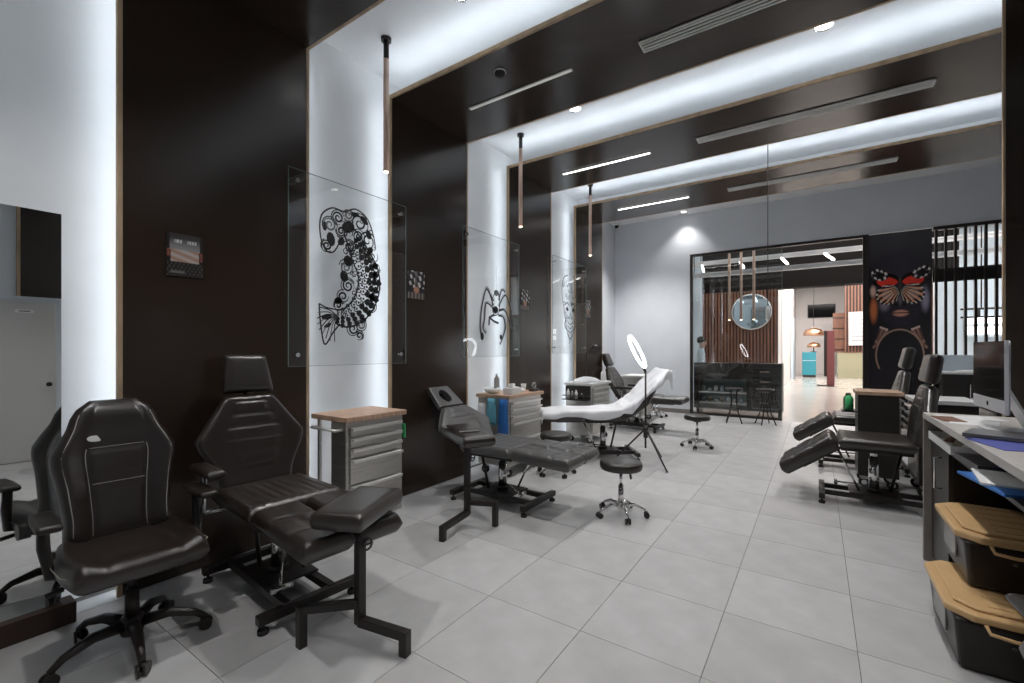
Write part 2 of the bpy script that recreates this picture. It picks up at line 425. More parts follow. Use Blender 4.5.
vent(-1.18, 0.91, 5.67, 'white slot air vent in the black ceiling board after the spider niche')
vent(-1.15, 0.87, 7.68, 'white slot air vent in the last black ceiling board')
sd = thing('smoke_detector', 'small round smoke detector on the black ceiling board', 'smoke detector', (-2.36, 3.28, ZC))
MB().lathe([(0.05, 0), (0.05, -0.015), (0.036, -0.03), (0.0, -0.032)], 20).build('housing', 'vent_dark', sd)
MB().lathe([(0.056, 0), (0.056, -0.006), (0.048, -0.006), (0.048, 0)], 20).build('ring', 'vent_white', sd)
for x, y, lb in ((-3.20, 2.70, 'koi'), (-3.18, 4.88, 'spider'), (-3.17, 7.02, 'mask')):
    t = thing('tube_pendant', 'slim copper tube pendant hanging before the %s drawing niche' % lb, 'pendant lamp', (x, y, ZC+RC), 0, 'copper tube pendants along the left wall')
    MB().cyl((0,0,0),(0,0,-0.03),0.045).cyl((0,0,-0.03),(0,0,-0.19),0.024).build('ceiling_mount', 'black_metal', t)
    MB().cyl((0,0,-0.19),(0,0,-1.20),0.025, n=20).build('tube', 'brass', t)
    MB().cyl((0,0,-1.198),(0,0,-1.207),0.019).build('lamp_tip', 'lamp_warm', t)
t = thing('cord_pendant', 'small pale pendant head on a long thin cord in the walkway', 'pendant lamp', (-0.51, 6.46, ZC+RC))
MB().cyl((0,0,0),(0,0,-0.02),0.03).build('ceiling_mount', 'black_metal', t)
MB().cyl((0,0,-0.02),(0,0,-2.34),0.0045, n=8).build('cord', 'black_metal', t)
MB().lathe([(0.006,-2.25),(0.02,-2.27),(0.026,-2.32),(0.026,-2.42),(0.02,-2.43),(0.0,-2.43)],16).build('lamp_head', 'white_plastic', t)
t = thing('security_camera', 'small white dome security camera high in the hall corner', 'security camera', (-4.20, 10.9, ZG))
MB().lathe([(0.07,0),(0.07,-0.04),(0.055,-0.05)],20).build('mount', 'white_plastic', t)
MB().lathe([(0.055,-0.05),(0.052,-0.085),(0.03,-0.11),(0.0,-0.12)],20).build('dome', 'screen_black', t)

# ------------------------------------------------------------------ shopfront
win = struct(thing('window_1', '', ''))
for k in ('label', 'category'):
    del win[k]
fr = MB().box((FX0, YF-0.03, 0), (FX0+0.05, YF+0.08, FZ)).box((FX0+0.05, YF-0.03, FZ-0.05), (0.74, YF+0.08, FZ)).box((0.74, YF-0.03, 0), (0.83, YF+0.08, FZ))
fr.box((FX0+0.05, YF-0.02, 0), (-0.62, YF+0.06, 0.05)).build('window_frame', 'frame_dark', win)
B('pane', (FX0+0.05, YF+0.02, 0.05), (-0.62, YF+0.032, FZ-0.05), 'shop_glass', win)
B('pane_edge', (-0.62, YF+0.015, 0.0), (-0.612, YF+0.037, FZ-0.05), 'glass_edge', win)

# butterfly poster board
def mixc(a, b, t): t = max(0, min(1, t)); return tuple(x+(y-x)*t for x, y in zip(a, b))
def sst(a, b, x): t = max(0, min(1, (x-a)/(b-a))); return t*t*(3-2*t)
def ell(x, y, cx, cy, rx, ry): return math.hypot((x-cx)/rx, (y-cy)/ry)
def face_art(x, y):
    Y = y*2.62; X = (x-0.5)                        # X in board widths, Y in board heights scaled to the width
    c = (0.018, 0.016, 0.019)
    c = mixc(c, (0.045, 0.042, 0.052), sst(1.9, 2.6, Y))
    f = ell(X, Y, 0.02, 1.80, 0.46, 0.62)          # face
    c = mixc(c, (0.032, 0.027, 0.038), sst(1.02, 0.80, f))
    c = mixc(c, (0.34, 0.31, 0.42), sst(1.0, 0.2, ell(X, Y, 0.40, 1.63, 0.09, 0.24))*0.95)
    c = mixc(c, (0.30, 0.25, 0.30), sst(1.0, 0.2, ell(X, Y, -0.24, 1.56, 0.12, 0.12))*0.7)
    c = mixc(c, (0.55, 0.16, 0.06), sst(1.0, 0.3, ell(X, Y, -0.42, 1.50, 0.09, 0.26)))
    c = mixc(c, (0.62, 0.40, 0.32), sst(1.0, 0.3, ell(X, Y, -0.43, 1.78, 0.07, 0.12)))
    c = mixc(c, (0.16, 0.14, 0.18), sst(1.0, 0.3, ell(X, Y, 0.01, 1.64, 0.05, 0.12))*0.8)
    for sx in (-0.05, 0.07): c = mixc(c, (0.004, 0.003, 0.004), sst(1, 0.4, ell(X, Y, sx, 1.565, 0.035, 0.018)))
    # lips
    l = ell(X, Y, 0.02, 1.44, 0.16, 0.06)
    if l < 1: c = mixc(c, (0.58, 0.28, 0.21), sst(1, 0.6, l)*(0.6+0.4*math.cos((X-0.02)*9))); c = mixc(c, (0.05, 0.015, 0.015), sst(0.012, 0.003, abs(Y-1.445)))
    # butterfly wings
    for sgn in (-1, 1):
        u = (X-0.01)*sgn; v = Y-1.86
        up = ell(u, v, 0.24, 0.075, 0.22, 0.105)   # upper wing
        if up < 1 and u > 0.02:
            c = mixc((0.012, 0.008, 0.008), (0.70, 0.035, 0.02), sst(1.0, 0.84, ell(u, v-0.14*u, 0.20, 0.015, 0.19, 0.085)))
        tip = ell(u, v-0.2*(u-0.33), 0.33, 0.16, 0.14, 0.085)
        if tip < 1:
            c = (0.012, 0.01, 0.012)
            if tip > 0.55 and math.sin(u*60-v*34)*math.sin(v*55+u*20) > 0.12: c = (0.55, 0.50, 0.48)
        lo = ell(u, v, 0.20, -0.14, 0.19, 0.15)
        if lo < 1 and u > 0.01:
            a = math.atan2(v+0.02, u+0.02)
            s_ = 0.5+0.5*math.sin(a*30)
            c = mixc((0.02, 0.012, 0.012), (0.66, 0.34, 0.22), sst(0.3, 0.6, s_)*sst(1.0, 0.86, lo))
            if lo < 0.5: c = mixc(c, (0.74, 0.56, 0.46), 0.3)
            if lo > 0.84: c = (0.02, 0.012, 0.012) if math.sin(a*40) < 0.5 else (0.75, 0.68, 0.6)
    if ell(X, Y, 0.01, 1.84, 0.018, 0.12) < 1: c = (0.08, 0.05, 0.03)
    # raised hands and a thin ring
    r = math.hypot(X-0.0, (Y-0.82)); 
    if Y > 0.62: c = mixc(c, (0.42, 0.27, 0.20), sst(0.016, 0.006, abs(r-0.38)))
    for sgn in (-1, 1):
        for k in range(4):
            x0, y0 = sgn*(0.42-0.02*k), 0.94+0.04*k; x1, y1 = sgn*(0.20+0.035*k), 1.20+0.012*k
            dx, dy = x1-x0, y1-y0; t_ = max(0, min(1, ((X-x0)*dx+(Y-y0)*dy)/(dx*dx+dy*dy)))
            d = math.hypot(X-x0-dx*t_, Y-y0-dy*t_)
            c = mixc(c, (0.40, 0.22, 0.16) if k % 2 == 0 else (0.10, 0.05, 0.04), sst(0.026, 0.012, d)*0.85)
            c = mixc(c, (0.75, 0.60, 0.52), sst(0.022, 0.010, math.hypot(X-x1, Y-y1)))
    if 0.13 < Y < 0.19 and -0.30 < X < 0.15 and math.sin(X*95)+math.sin(X*41+Y*60) > 0.4: c = (0.40, 0.40, 0.42)
    return tuple(min(1, q*1.4) for q in c)
art = thing('poster_board', 'tall dark poster of a face behind a red butterfly beside the shop doorway', 'poster', (0.83, YF-0.03, 0.35))
picture('print', (0, 0.01, 0), (1,0,0), (0,0,1), 0.90, 3.35, 130, 400, face_art, 'print_gloss', art, 0.02)
B('board', (-0.0, 0.012, -0.33), (0.905, 0.06, 3.37), 'frame_dark', art)

# dark vertical slats screen
scr = thing('slat_screen', 'screen of dark upright slats in the shopfront beside the butterfly poster', 'screen', (1.755, YF, 0))
B('top_rail', (0, -0.03, FZ-0.06), (0.96, 0.08, FZ), 'frame_dark', scr)
B('middle_rail', (0, 0.04, 2.74), (0.96, 0.09, 2.98), 'frame_dark', scr)
B('bottom_rail', (0, -0.03, 0), (0.96, 0.08, 0.1), 'frame_dark', scr)
for k in range(8): B('slat', (0.02+k*0.128, -0.03, 0.1), (0.055+k*0.128, 0.04, FZ-0.06), 'frame_dark', scr)
B('glass_sheet', (0, 0.1, 0.1), (0.96, 0.108, FZ-0.06), 'glass', scr)
# ------------------------------------------------------------------ furniture builders
def caster(mb_wheel, mb_fork, x, y, r=0.03):
    mb_wheel.cyl((x-0.013, y, r), (x+0.013, y, r), r, n=14)
    mb_fork.cyl((x, y, r*1.5), (x, y, r*2.6), 0.01, n=8).box((x-0.018, y-0.012, r*1.1), (x+0.018, y+0.012, r*2.0))

def tattoo_chair(label, loc, rz, recline=25, leg=0, seat_z=0.6, w=0.56, arms=True, hole=False, group='black tattoo couches', leg2=None, leg_len=0.6, head=True, spread=0.0, back_len=0.62, arm_far=True, leg_t=0.10, hwk=0.58, skin='leather'):
    t = thing('tattoo_chair', label, 'tattoo chair', loc, rz, group)
    L = skin
    # base: two cross bars on rubber feet, two rails, plate, lifting cylinder, linkage
    for sx in (-0.42, 0.42):
        c = MB().box((sx-0.025, -0.29, 0.05), (sx+0.025, 0.29, 0.10)).build('cross_bar', 'black_metal', t, 0.004)
        for sy in (-0.26, 0.26):
            MB().cyl((sx, sy, 0.0), (sx, sy, 0.022), 0.028).cyl((sx, sy, 0.02), (sx, sy, 0.055), 0.008).build('foot', 'rubber', c)
    for sy in (-0.13, 0.13): B('rail', (-0.42, sy-0.022, 0.06), (0.42, sy+0.022, 0.105), 'black_metal', t, 0.003)
    B('base_plate', (-0.2, -0.16, 0.105), (0.2, 0.16, 0.118), 'black_metal', t, 0.003)
    cy = MB().cyl((0, 0, 0.118), (0, 0, seat_z-0.22), 0.042, n=20).cyl((0, 0, seat_z-0.22), (0, 0, seat_z-0.12), 0.03, n=16).build('lift_cylinder', 'chrome', t)
    MB().cyl((0,0,0.118),(0,0,0.15),0.06).build('collar', 'black_metal', cy)
    MB().cyl((0.05, 0.0, 0.17), (0.30, -0.12, 0.14), 0.009).cyl((0.30, -0.17, 0.14), (0.30, -0.05, 0.14), 0.016).build('pump_pedal', 'chrome', t)
    MB().cyl((0.12, 0.1, 0.13), (0.30, 0.1, seat_z-0.12), 0.010).build('gas_spring', 'chrome', t)
    MB().cyl((-0.13, -0.06, 0.12), (-0.22, -0.06, seat_z-0.13), 0.014).build('strut', 'black_metal', t)
    B('seat_frame', (-0.27, -w*0.36, seat_z-0.135), (0.27, w*0.36, seat_z-0.095), 'black_metal', t, 0.004)
    def groove(x, w_): return math.exp(-(x/w_)**2)
    def ribs(n, amp, lim=0.62, v0=0.12, v1=0.88):      # cross channels inside a framed field
        def f(u, v):
            if abs(u) > lim+0.04 or v < v0-0.03 or v > v1+0.03: return 0.0
            k = (v-v0)/(v1-v0)*n; d = abs(k-round(k))*(v1-v0)/n
            return amp*0.5 - amp*groove(d, 0.009) - amp*groove(abs(u)-lim, 0.03)
        return f
    def long_ribs(n, amp):
        def f(u, v):
            if v < 0.10 or v > 0.93 or abs(u) > 0.74: return 0.0
            k = (u+0.7)/1.4*n; d = abs(k-round(k))*1.4/n
            return amp*0.3 - amp*groove(d, 0.022)
        return f
    seat = MB().pad((-0.29, 0, seat_z-0.10), (1,0,0), (0,1,0), 0.58, w, 0.10, long_ribs(7, 0.009), 64, 20, 0.045).build('seat', L, t)
    MB().tube([(-0.27, -w/2+0.03, seat_z-0.006), (0.27, -w/2+0.03, seat_z-0.006)], 0.004, 6).build('seam', 'leather_soft', seat)
    # leg rests: two long pads side by side, hinged at the seat front
    for sgn, ang in ((-1, leg), (1, leg if leg2 is None else leg2)):
        a = (math.cos(R(ang)), sgn*spread, -math.sin(R(ang))); av = Vector(a).normalized()
        n = av.cross(Vector((0,1,0))); o = Vector((0.30, sgn*(w/4+0.005), seat_z-0.05)) - n*0.06
        def lr(u, v):
            return 0.010 - 0.011*(groove(v-0.36, 0.022)+groove(v-0.70, 0.022)) - 0.005*groove(u, 0.10)*(1 if 0.06 < v < 0.94 else 0)
        lg = MB().pad(o, av, (0,1,0), leg_len, w/2-0.012, leg_t, lr, 20, 44, 0.035).build('leg_rest', L, t)
        MB().bar(o+av*0.02-n*0.012, o+av*(leg_len*0.7)-n*0.012, 0.035, 0.02).build('leg_rest_bar', 'black_metal', lg)
        MB().cyl(Vector((0.26, sgn*w/4, seat_z-0.115)), o+av*0.05-n*0.01, 0.014).build('hinge', 'chrome', lg)
    # backrest with shoulder wings
    th = R(90-recline); a = Vector((-math.cos(th), 0, math.sin(th))); b = Vector((0,-1,0)); n = a.cross(b)
    if n.x < 0: b = -b; n = a.cross(b)
    o = Vector((-0.27, 0, seat_z-0.03)) - n*0.08
    def wf(v):
        if v < 0.55: return w*(0.80+0.42*sst(0.05, 0.55, v))
        return w*(1.22-0.68*((v-0.55)/0.45))
    bk = MB().pad(o, a, b, back_len, wf, 0.09, ribs(5, 0.014, 0.5, 0.25, 0.92), 36, 60, 0.04).build('backrest', L, t)
    MB().bar(o+a*0.02-n*0.015, o+a*back_len*0.9-n*0.015, 0.05, 0.025, (0,1,0)).build('back_frame', 'black_metal', bk)
    if head:
        o2 = o + a*(back_len+0.015) + n*0.01
        hw = lambda v: w*(hwk-0.10*v)
        if not hole:
            hd = MB().pad(o2, a, b, 0.27, hw, 0.10, None, 14, 14, 0.04).build('headrest', L, t)
        else:
            m = MB(); N = 24; outer = []; inner = []
            for k in range(N):
                q = 2*PI*k/N; cq, sq = math.cos(q), math.sin(q)
                e = max(abs(cq), abs(sq)); v = 0.5+0.5*cq/e
                outer.append(o2 + a*(v*0.29) + b*(sq/e*w*(0.30-0.06*v)))
                inner.append(o2 + a*(0.145+0.085*cq) + b*(sq*0.075))
            vs = []
            for ring, z in ((outer, 0.0), (outer, 0.055), (inner, 0.055), (inner, 0.0)): vs += [p+n*z for p in ring]
            fs = [(i*N+k, i*N+(k+1)%N, ((i+1)%4)*N+(k+1)%N, ((i+1)%4)*N+k) for i in range(4) for k in range(N)]
            m.add(vs, fs); hd = m.build('headrest', L, t, 0.012, 3)
        MB().bar(o+a*(back_len-0.12)-n*0.006, o2+a*0.12-n*0.006, 0.04, 0.012, (0,1,0)).build('headrest_bracket', 'black_metal', hd)
    if arms:
        for sgn in (-1, 1):
            if sgn > 0 and not arm_far: continue
            y = sgn*(w/2+0.07)
            ar = MB().pad((-0.30, y, seat_z+0.13), (1,0,0), (0,1,0), 0.34, 0.10, 0.05, None, 10, 14, 0.024).build('armrest', L, t)
            MB().cyl((-0.18, y, seat_z+0.135), (-0.18, y, seat_z-0.10), 0.014).cyl((-0.18, y, seat_z-0.10), (-0.18, sgn*w*0.3, seat_z-0.11), 0.014).build('arm_post', 'chrome', ar)
    return t

def arm_stand(label, loc, rz, pad_z, pad_rot, pl=0.46, pw=0.27, foot=(0.28, 0.05), leg=(-0.20, -0.2)):
    t = thing('arm_rest_stand', label, 'arm rest stand', loc, rz, 'padded arm rest stands')
    B('post', (-0.022, -0.022, 0.085), (0.022, 0.022, pad_z-0.10), 'black_metal', t, 0.003)
    fx, fy = foot
    f = MB().bar((0, 0, 0.10), (fx, fy, 0.10), 0.045, 0.045).build('foot_bar', 'black_metal', t, 0.003)
    MB().bar((fx, fy, 0.0), (fx, fy, 0.122), 0.045, 0.045, (fx, fy, 0)).build('foot_end', 'black_metal', f, 0.003)
    MB().bar((0, 0, 0.19), (leg[0], leg[1], 0.19), 0.04, 0.04).build('brace', 'black_metal', t, 0.003)
    MB().bar((leg[0], leg[1], 0.0), (leg[0], leg[1], 0.21), 0.042, 0.042, (1,0,0)).build('leg', 'black_metal', t, 0.003)
    kb = MB().cyl((0.022, 0.0, pad_z-0.22), (0.06, 0.0, pad_z-0.22), 0.006).build('clamp_bolt', 'chrome', t)
    MB().tube([(0.06, 0.028*math.cos(q*PI/4), pad_z-0.22+0.028*math.sin(q*PI/4)) for q in range(8)], 0.006, 6, closed=True).bar((0.06,-0.028,pad_z-0.22),(0.06,0.028,pad_z-0.22),0.008,0.008).build('clamp_wheel', 'black_plastic', kb)
    M = Matrix.Rotation(R(pad_rot), 3, 'Z'); a = M @ Vector((1,0,0)); b = M @ Vector((0,1,0))
    p = MB().pad(Vector((0,0,pad_z-0.085))-a*pl/2, a, b, pl, pw, 0.085, lambda u, v: 0.003 if abs(u) < 0.8 and 0.08 < v < 0.92 else 0, 14, 14, 0.018).build('arm_pad', 'leather', t)
    MB().bar(Vector((0,0,pad_z-0.093))-a*pl*0.35, Vector((0,0,pad_z-0.093))+a*pl*0.35, 0.10, 0.02).build('pad_plate', 'black_metal', p)
    return t

def star_base(t, r, hub_z, m, n=5, rot=0, cr=0.028, thick=0.022, cm='black_plastic'):
    for k in range(n):
        q = R(rot)+2*PI*k/n; c, s_ = math.cos(q), math.sin(q)
        P = [(0.02*c, 0.02*s_, hub_z), (r*0.5*c, r*0.5*s_, hub_z+0.012), (r*0.85*c, r*0.85*s_, hub_z-0.02), (r*c, r*s_, cr*2.1)]
        lg = MB().tube(P, [thick, thick*0.85, thick*0.62, thick*0.5], 8).build('base_leg', m, t)
        x, y = r*c, r*s_
        ca = MB().cyl((x-0.012*s_-0.008*c, y+0.012*c, cr), (x-0.024*s_, y+0.024*c, cr), cr, n=14).cyl((x+0.012*s_, y-0.012*c, cr), (x+0.024*s_, y-0.024*c, cr), cr, n=14)
        ca.cyl((x, y, cr*0.8), (x, y, cr*2.2), 0.011, n=8).build('caster', cm, lg)

def round_stool(label, loc, rz, sz=0.5, sr=0.19):
    t = thing('round_stool', label, 'stool', loc, rz, 'round black stools on chrome star bases')
    MB().lathe([(0.0, sz), (sr*0.8, sz-0.001), (sr*0.94, sz-0.008), (sr, sz-0.025), (sr, sz-0.06), (sr*0.95, sz-0.078), (sr*0.7, sz-0.085), (0.0, sz-0.085)], 32).build('seat', 'leather_soft', t)
    MB().cyl((0,0,sz-0.085),(0,0,sz-0.11),0.06).build('seat_plate', 'black_metal', t)
    MB().cyl((0,0,sz-0.11),(0,0,0.26),0.014).cyl((0,0,0.28),(0,0,0.07),0.025, n=20).build('gas_column', 'chrome', t)
    MB().cyl((0,0.02,sz-0.10),(0.05,0.10,sz-0.14),0.006).cyl((0.05,0.10,sz-0.14),(0.055,0.11,sz-0.19),0.011).build('lever', 'black_plastic', t)
    MB().lathe([(0.03,0.06),(0.04,0.07),(0.04,0.115),(0.028,0.125)],16).build('hub', 'chrome', t)
    star_base(t, 0.225, 0.095, 'chrome', 5, 18, 0.025, 0.02)
    return t

def tool_chest(label, loc, rz, w=0.74, d=0.46, h=0.97, top='butcher', body='steel', bar=True, bd=None):
    t = thing('tool_chest', label, 'tool chest', loc, rz, 'drawer chests on wheels')
    z0 = 0.13
    B('body', (-d/2 if bd is None else d/2-bd, -w/2, z0), (d/2-0.012, w/2, h-0.04), body if body != 'steel' else 'steel', t, 0.004)
    B('worktop', (-d/2-0.02, -w/2-0.02, h-0.04), (d/2+0.025, w/2+0.02, h), top, t, 0.004)
    hs = [0.078, 0.078, 0.078, 0.20, 0.27]; z = h-0.075
    for k, hh in enumerate(hs):
        dr = B('drawer', (d/2-0.012, -w/2+0.03, z-hh), (d/2+0.006, w/2-0.03, z-0.008), 'steel', t, 0.003)
        lip = 0.046 if k == 3 else 0.036
        MB().box((d/2+0.006, -w/2+0.035, z-0.022), (d/2+lip, w/2-0.035, z-0.012)).box((d/2+lip-0.006, -w/2+0.035, z-0.034), (d/2+lip, w/2-0.035, z-0.012)).build('handle', 'steel_lip', dr, 0.002)
        z -= hh+0.004
    for sx in (-1, 1):
        for sy in (-1, 1):
            if bd is not None and sx < 0: continue
            wl = MB().cyl((sx*(d/2-0.06), sy*(w/2-0.07)-0.014, 0.05), (sx*(d/2-0.06), sy*(w/2-0.07)+0.014, 0.05), 0.05, n=18).build('caster', 'rubber', t)
            MB().cyl((sx*(d/2-0.06), sy*(w/2-0.07)-0.016, 0.05), (sx*(d/2-0.06), sy*(w/2-0.07)+0.016, 0.05), 0.026, n=14).box((sx*(d/2-0.06)-0.03, sy*(w/2-0.07)-0.022, 0.085), (sx*(d/2-0.06)+0.03, sy*(w/2-0.07)+0.022, z0)).build('caster_fork', 'chrome', wl)
    if bd is not None:
        for sy in (-1, 1): B('rear_leg', (-d/2+0.01, sy*(w/2-0.03)-0.012, 0.0), (-d/2+0.034, sy*(w/2-0.03)+0.012, h-0.04), 'steel', t, 0.002)
    if bar:
        MB().tube([(-d/2+0.05,-w/2,h-0.10),(-d/2+0.05,-w/2-0.06,h-0.10),(d/2-0.06,-w/2-0.06,h-0.10),(d/2-0.06,-w/2,h-0.10)],0.011,10).build('push_handle', 'steel_lip', t)
    return t

# ------------------------------------------------------------------ left row of couches and chests
tattoo_chair('black tattoo chair with upright winged back beside the swivel chair', (-2.82, 1.52, 0), -5, 16, 3, 0.63, 0.56, arm_far=False)
tattoo_chair('black tattoo couch with a face-hole headrest below the spider niche', (-2.60, 3.66, 0), 0, 48, 2, 0.60, 0.64, hole=True, arms=False, back_len=0.50, skin='leather_glare')
arm_stand('black arm rest stand with square pad over the foot of the upright tattoo chair', (-1.955, 1.479, 0), 0, 0.73, 113)
arm_stand('black arm rest stand carrying a folder beside the face-hole couch', (-2.49, 2.98, 0), 0, 0.80, -28, 0.56, 0.28, (0.06, -0.37), (0.225, 0.10))
fd = thing('folder', 'dark folder lying on the arm rest pad of the face-hole couch', 'folder', (-2.58, 3.03, 0.806), -30)
B('cover', (-0.17, -0.10, 0.0), (0.17, 0.10, 0.016), 'black_plastic', fd, 0.003); B('page_block', (-0.165, -0.095, 0.004), (0.172, 0.098, 0.012), 'paper', fd)
tattoo_chair('tattoo couch with its raised back turned to the walkway, draped in white', (-2.50, 5.96, 0), 217, 46, 0, 0.64, 0.58, arms=False, leg_len=0.54, back_len=0.56)
tattoo_chair('black tattoo chair standing by the grey far wall corner', (-2.85, 8.45, 0), 0, 24, 0, 0.64, 0.56)

tool_chest('steel tool chest with butcher-block top under the koi drawing', (-3.17, 2.40, 0), 0, 0.56, 0.42, 0.985, bd=0.2)
tool_chest('cluttered steel tool chest with blue bags under the spider drawing', (-3.19, 4.67, 0), 0, bar=False)
tool_chest('steel tool chest with a cloth bundle on top under the mask drawing', (-3.19, 6.98, 0), 0, bar=False, top='white_plastic')
tool_chest('steel tool chest beside the chair at the grey far wall', (-3.19, 9.45, 0), 0, bar=False, top='white_plastic')

round_stool('round black stool standing alone in the walkway before the draped couch', (-1.474, 3.933, 0), 0)
round_stool('round black stool tucked behind the face-hole couch', (-2.62, 4.80, 0), 20)
round_stool('round black stool standing near the shop display cabinet', (-1.535, 7.36, 0), 40)
round_stool('round black stool against the grey far wall', (-3.0, 10.2, 0), 10)

# draped sheet on the couch
def sheet():
    t = Matrix.Translation((-2.50, 5.96, 0)) @ Matrix.Rotation(R(217), 4, 'Z')
    zs = 0.64; th = R(90-46)
    path = [Vector((0.90, 0, zs-0.08)), Vector((0.87, 0, zs+0.025)), Vector((0.6, 0, zs+0.035)), Vector((0.2, 0, zs+0.035)), Vector((-0.15, 0, zs+0.05)), Vector((-0.26, 0, zs+0.10))]
    ba = Vector((-math.cos(th), 0, math.sin(th))); bn = Vector((math.sin(th), 0, math.cos(th)))
    o = Vector((-0.27, 0, zs-0.03)) + bn*0.05
    for k in (0.2, 0.42, 0.64, 0.85): path.append(o+ba*k)
    path.append(o+ba*0.88-bn*0.08)
    # resample
    P = []
    for i in range(len(path)-1):
        for q in range(5): P.append(path[i].lerp(path[i+1], q/5))
    P.append(path[-1]); N = len(P); W = 27; vs = []; rnd = random.Random(3)
    ph = [rnd.uniform(0, 6) for _ in range(8)]
    for i, p in enumerate(P):
        a = (P[min(i+1, N-1)]-P[max(i-1, 0)]).normalized(); n = Vector((0,1,0)).cross(a)
        if n.z < -0.2 and i < N*0.9: n = -n
        if i < 4: n = Vector((1,0,0.3)).normalized()
        for k in range(W):
            u = -1+2*k/(W-1); y = u*0.40; drop = 0
            hw = 0.29 + 0.045*sst(0.3, 0.0, i/N)
            if i > N*0.55: hw = 0.33-0.16*sst(0.75, 1.0, i/N)
            if abs(y) > hw: drop = (abs(y)-hw)*1.0; y = math.copysign(hw+0.012+0.01*math.sin(i*0.9+ph[0]), y)
            wr = 0.007*math.sin(i*0.7+u*4+ph[1]) + 0.006*math.sin(u*9-i*0.45+ph[2])+0.004*math.sin(i*1.9+u*2)
            q = p + Vector((0, y, 0)) + n*(wr+0.006) - Vector((0,0,1))*drop*(1+0.25*math.sin(i*0.6+ph[3]))
            vs.append(q)
    fs = [(i*W+k, i*W+k+1, (i+1)*W+k+1, (i+1)*W+k) for i in range(N-1) for k in range(W-1)]
    ob = MB().add(vs, fs, t, True).build('couch_sheet', 'sheet')
    md = ob.modifiers.new('thickness', 'SOLIDIFY'); md.thickness = 0.004
    md = ob.modifiers.new('smooth', 'SUBSURF'); md.levels = 1; md.render_levels = 1
    tag(ob, 'crumpled white sheet draped over the couch with the raised back', 'sheet')
sheet()

# ring lamp on tripod
t = thing('ring_lamp', 'glowing white ring lamp on a black tripod behind the draped couch', 'ring lamp', (-1.88, 5.92, 0))
hub = 0.44
for ang, rr in ((-42, 0.50), (78, 0.42), (198, 0.42)):
    MB().cyl((0.02*math.cos(R(ang)), 0.02*math.sin(R(ang)), hub), (rr*math.cos(R(ang)), rr*math.sin(R(ang)), 0.012), 0.011, n=8).build('leg', 'black_metal', t)
MB().cyl((0,0,hub-0.1),(0,0,hub+0.06),0.03).build('collar', 'black_plastic', t)
MB().cyl((0,0,0.2),(0,0,1.22),0.012).build('pole', 'black_metal', t)
MB().cyl((0,0,1.2),(-0.03,-0.03,1.30),0.018).build('swivel', 'black_plastic', t)
M = Matrix.Translation((-0.09, -0.07, 1.48)) @ Euler((R(62), R(24), R(85)), 'XYZ').to_matrix().to_4x4()
ring = [(M @ Vector((0.225*math.cos(2*PI*k/36), 0.225*math.sin(2*PI*k/36), 0))) for k in range(36)]
MB().tube(ring, 0.017, 10, closed=True).build('ring_tube', 'ring_led', t)
# clamp lamp with gooseneck on the mask-side chest
t = thing('desk_lamp', 'black gooseneck lamp with round head rising from the cloth-topped chest', 'lamp', (-3.33, 7.2, 0.972))
MB().lathe([(0.06,0),(0.06,0.015),(0.02,0.025)],16).build('base', 'black_metal', t)
MB().tube([(0,0,0.02),(0,0,0.3),(0.02,-0.01,0.5),(0.10,-0.03,0.60),(0.18,-0.05,0.57)],0.011,8).build('neck', 'black_metal', t)
MB().cyl((0.16,-0.05,0.60),(0.22,-0.09,0.52),0.05,0.10,20).build('lamp_head', 'black_plastic', t)

# things on the chests
def bottle(name, label, loc, r, h, m, cap='white_plastic', pump=False, group=None):
    t = thing(name, label, 'bottle', loc, 0, group)
    MB().lathe([(0,0),(r,0.004),(r,h*0.68),(r*0.85,h*0.76),(r*0.4,h*0.84),(r*0.4,h*0.88)],16).build('body', m, t)
    c = MB().lathe([(r*0.45,h*0.86),(r*0.45,h*0.96),(0.0,h)],12)
    if pump: c.cyl((0,0,h*0.95),(0,0,h*1.12),0.006).cyl((0,0,h*1.12),(0.05,0,h*1.10),0.008)
    c.build('cap', cap, t); return t
bottle('pump_bottle', 'white pump bottle at the edge of the cloth-topped chest', (-3.02, 7.22, 0.972), 0.04, 0.2, 'white_plastic', pump=True)
bottle('spray_bottle', 'clear squeeze bottle on the blue-bag chest near the niche', (-3.30, 4.52, 0.972), 0.035, 0.24, 'clear_grey')
def bundle(name, label, loc, sx, sy, sz, m, seed=1, cat='cloth'):
    rnd = random.Random(seed); mb = MB(); N = 20; K = 9; vs = []; ph = [rnd.uniform(0,6) for _ in range(6)]
    for j in range(K):
        f = j/(K-1)*PI/2
        for i in range(N):
            q = 2*PI*i/N; k = 1+0.10*math.sin(3*q+ph[0]+f*2)+0.07*math.sin(5*q+ph[1])+0.05*math.sin(8*q+f*5)
            vs.append((sx*math.cos(f)*math.cos(q)*k, sy*math.cos(f)*math.sin(q)*k, sz*math.sin(f)*(1+0.18*math.sin(2*q+ph[2])*math.cos(f)) ))
    fs = [(j*N+i, j*N+(i+1)%N, (j+1)*N+(i+1)%N, (j+1)*N+i) for j in range(K-1) for i in range(N)] + [tuple(range(N))[::-1]]
    o = mb.add(vs, fs, None, True).build(name, m); o.location = loc
    return tag(o, label, cat)
bundle('cloth_bundle', 'crumpled white cloth bundle on the chest under the mask drawing', (-3.16, 6.88, 0.972), 0.20, 0.24, 0.085, 'sheet', 4)
bundle('paper_towels', 'white crumpled paper towels on the blue-bag chest', (-3.20, 4.74, 0.972), 0.14, 0.14, 0.07, 'paper', 6)
t = thing('bowl', 'white round bowl on the near corner of the blue-bag chest', 'bowl', (-3.28, 4.40, 0.972))
MB().lathe([(0.05,0),(0.09,0.02),(0.105,0.065),(0.098,0.065),(0.082,0.024),(0.0,0.012)],24).build('bowl_wall', 'white_plastic', t)
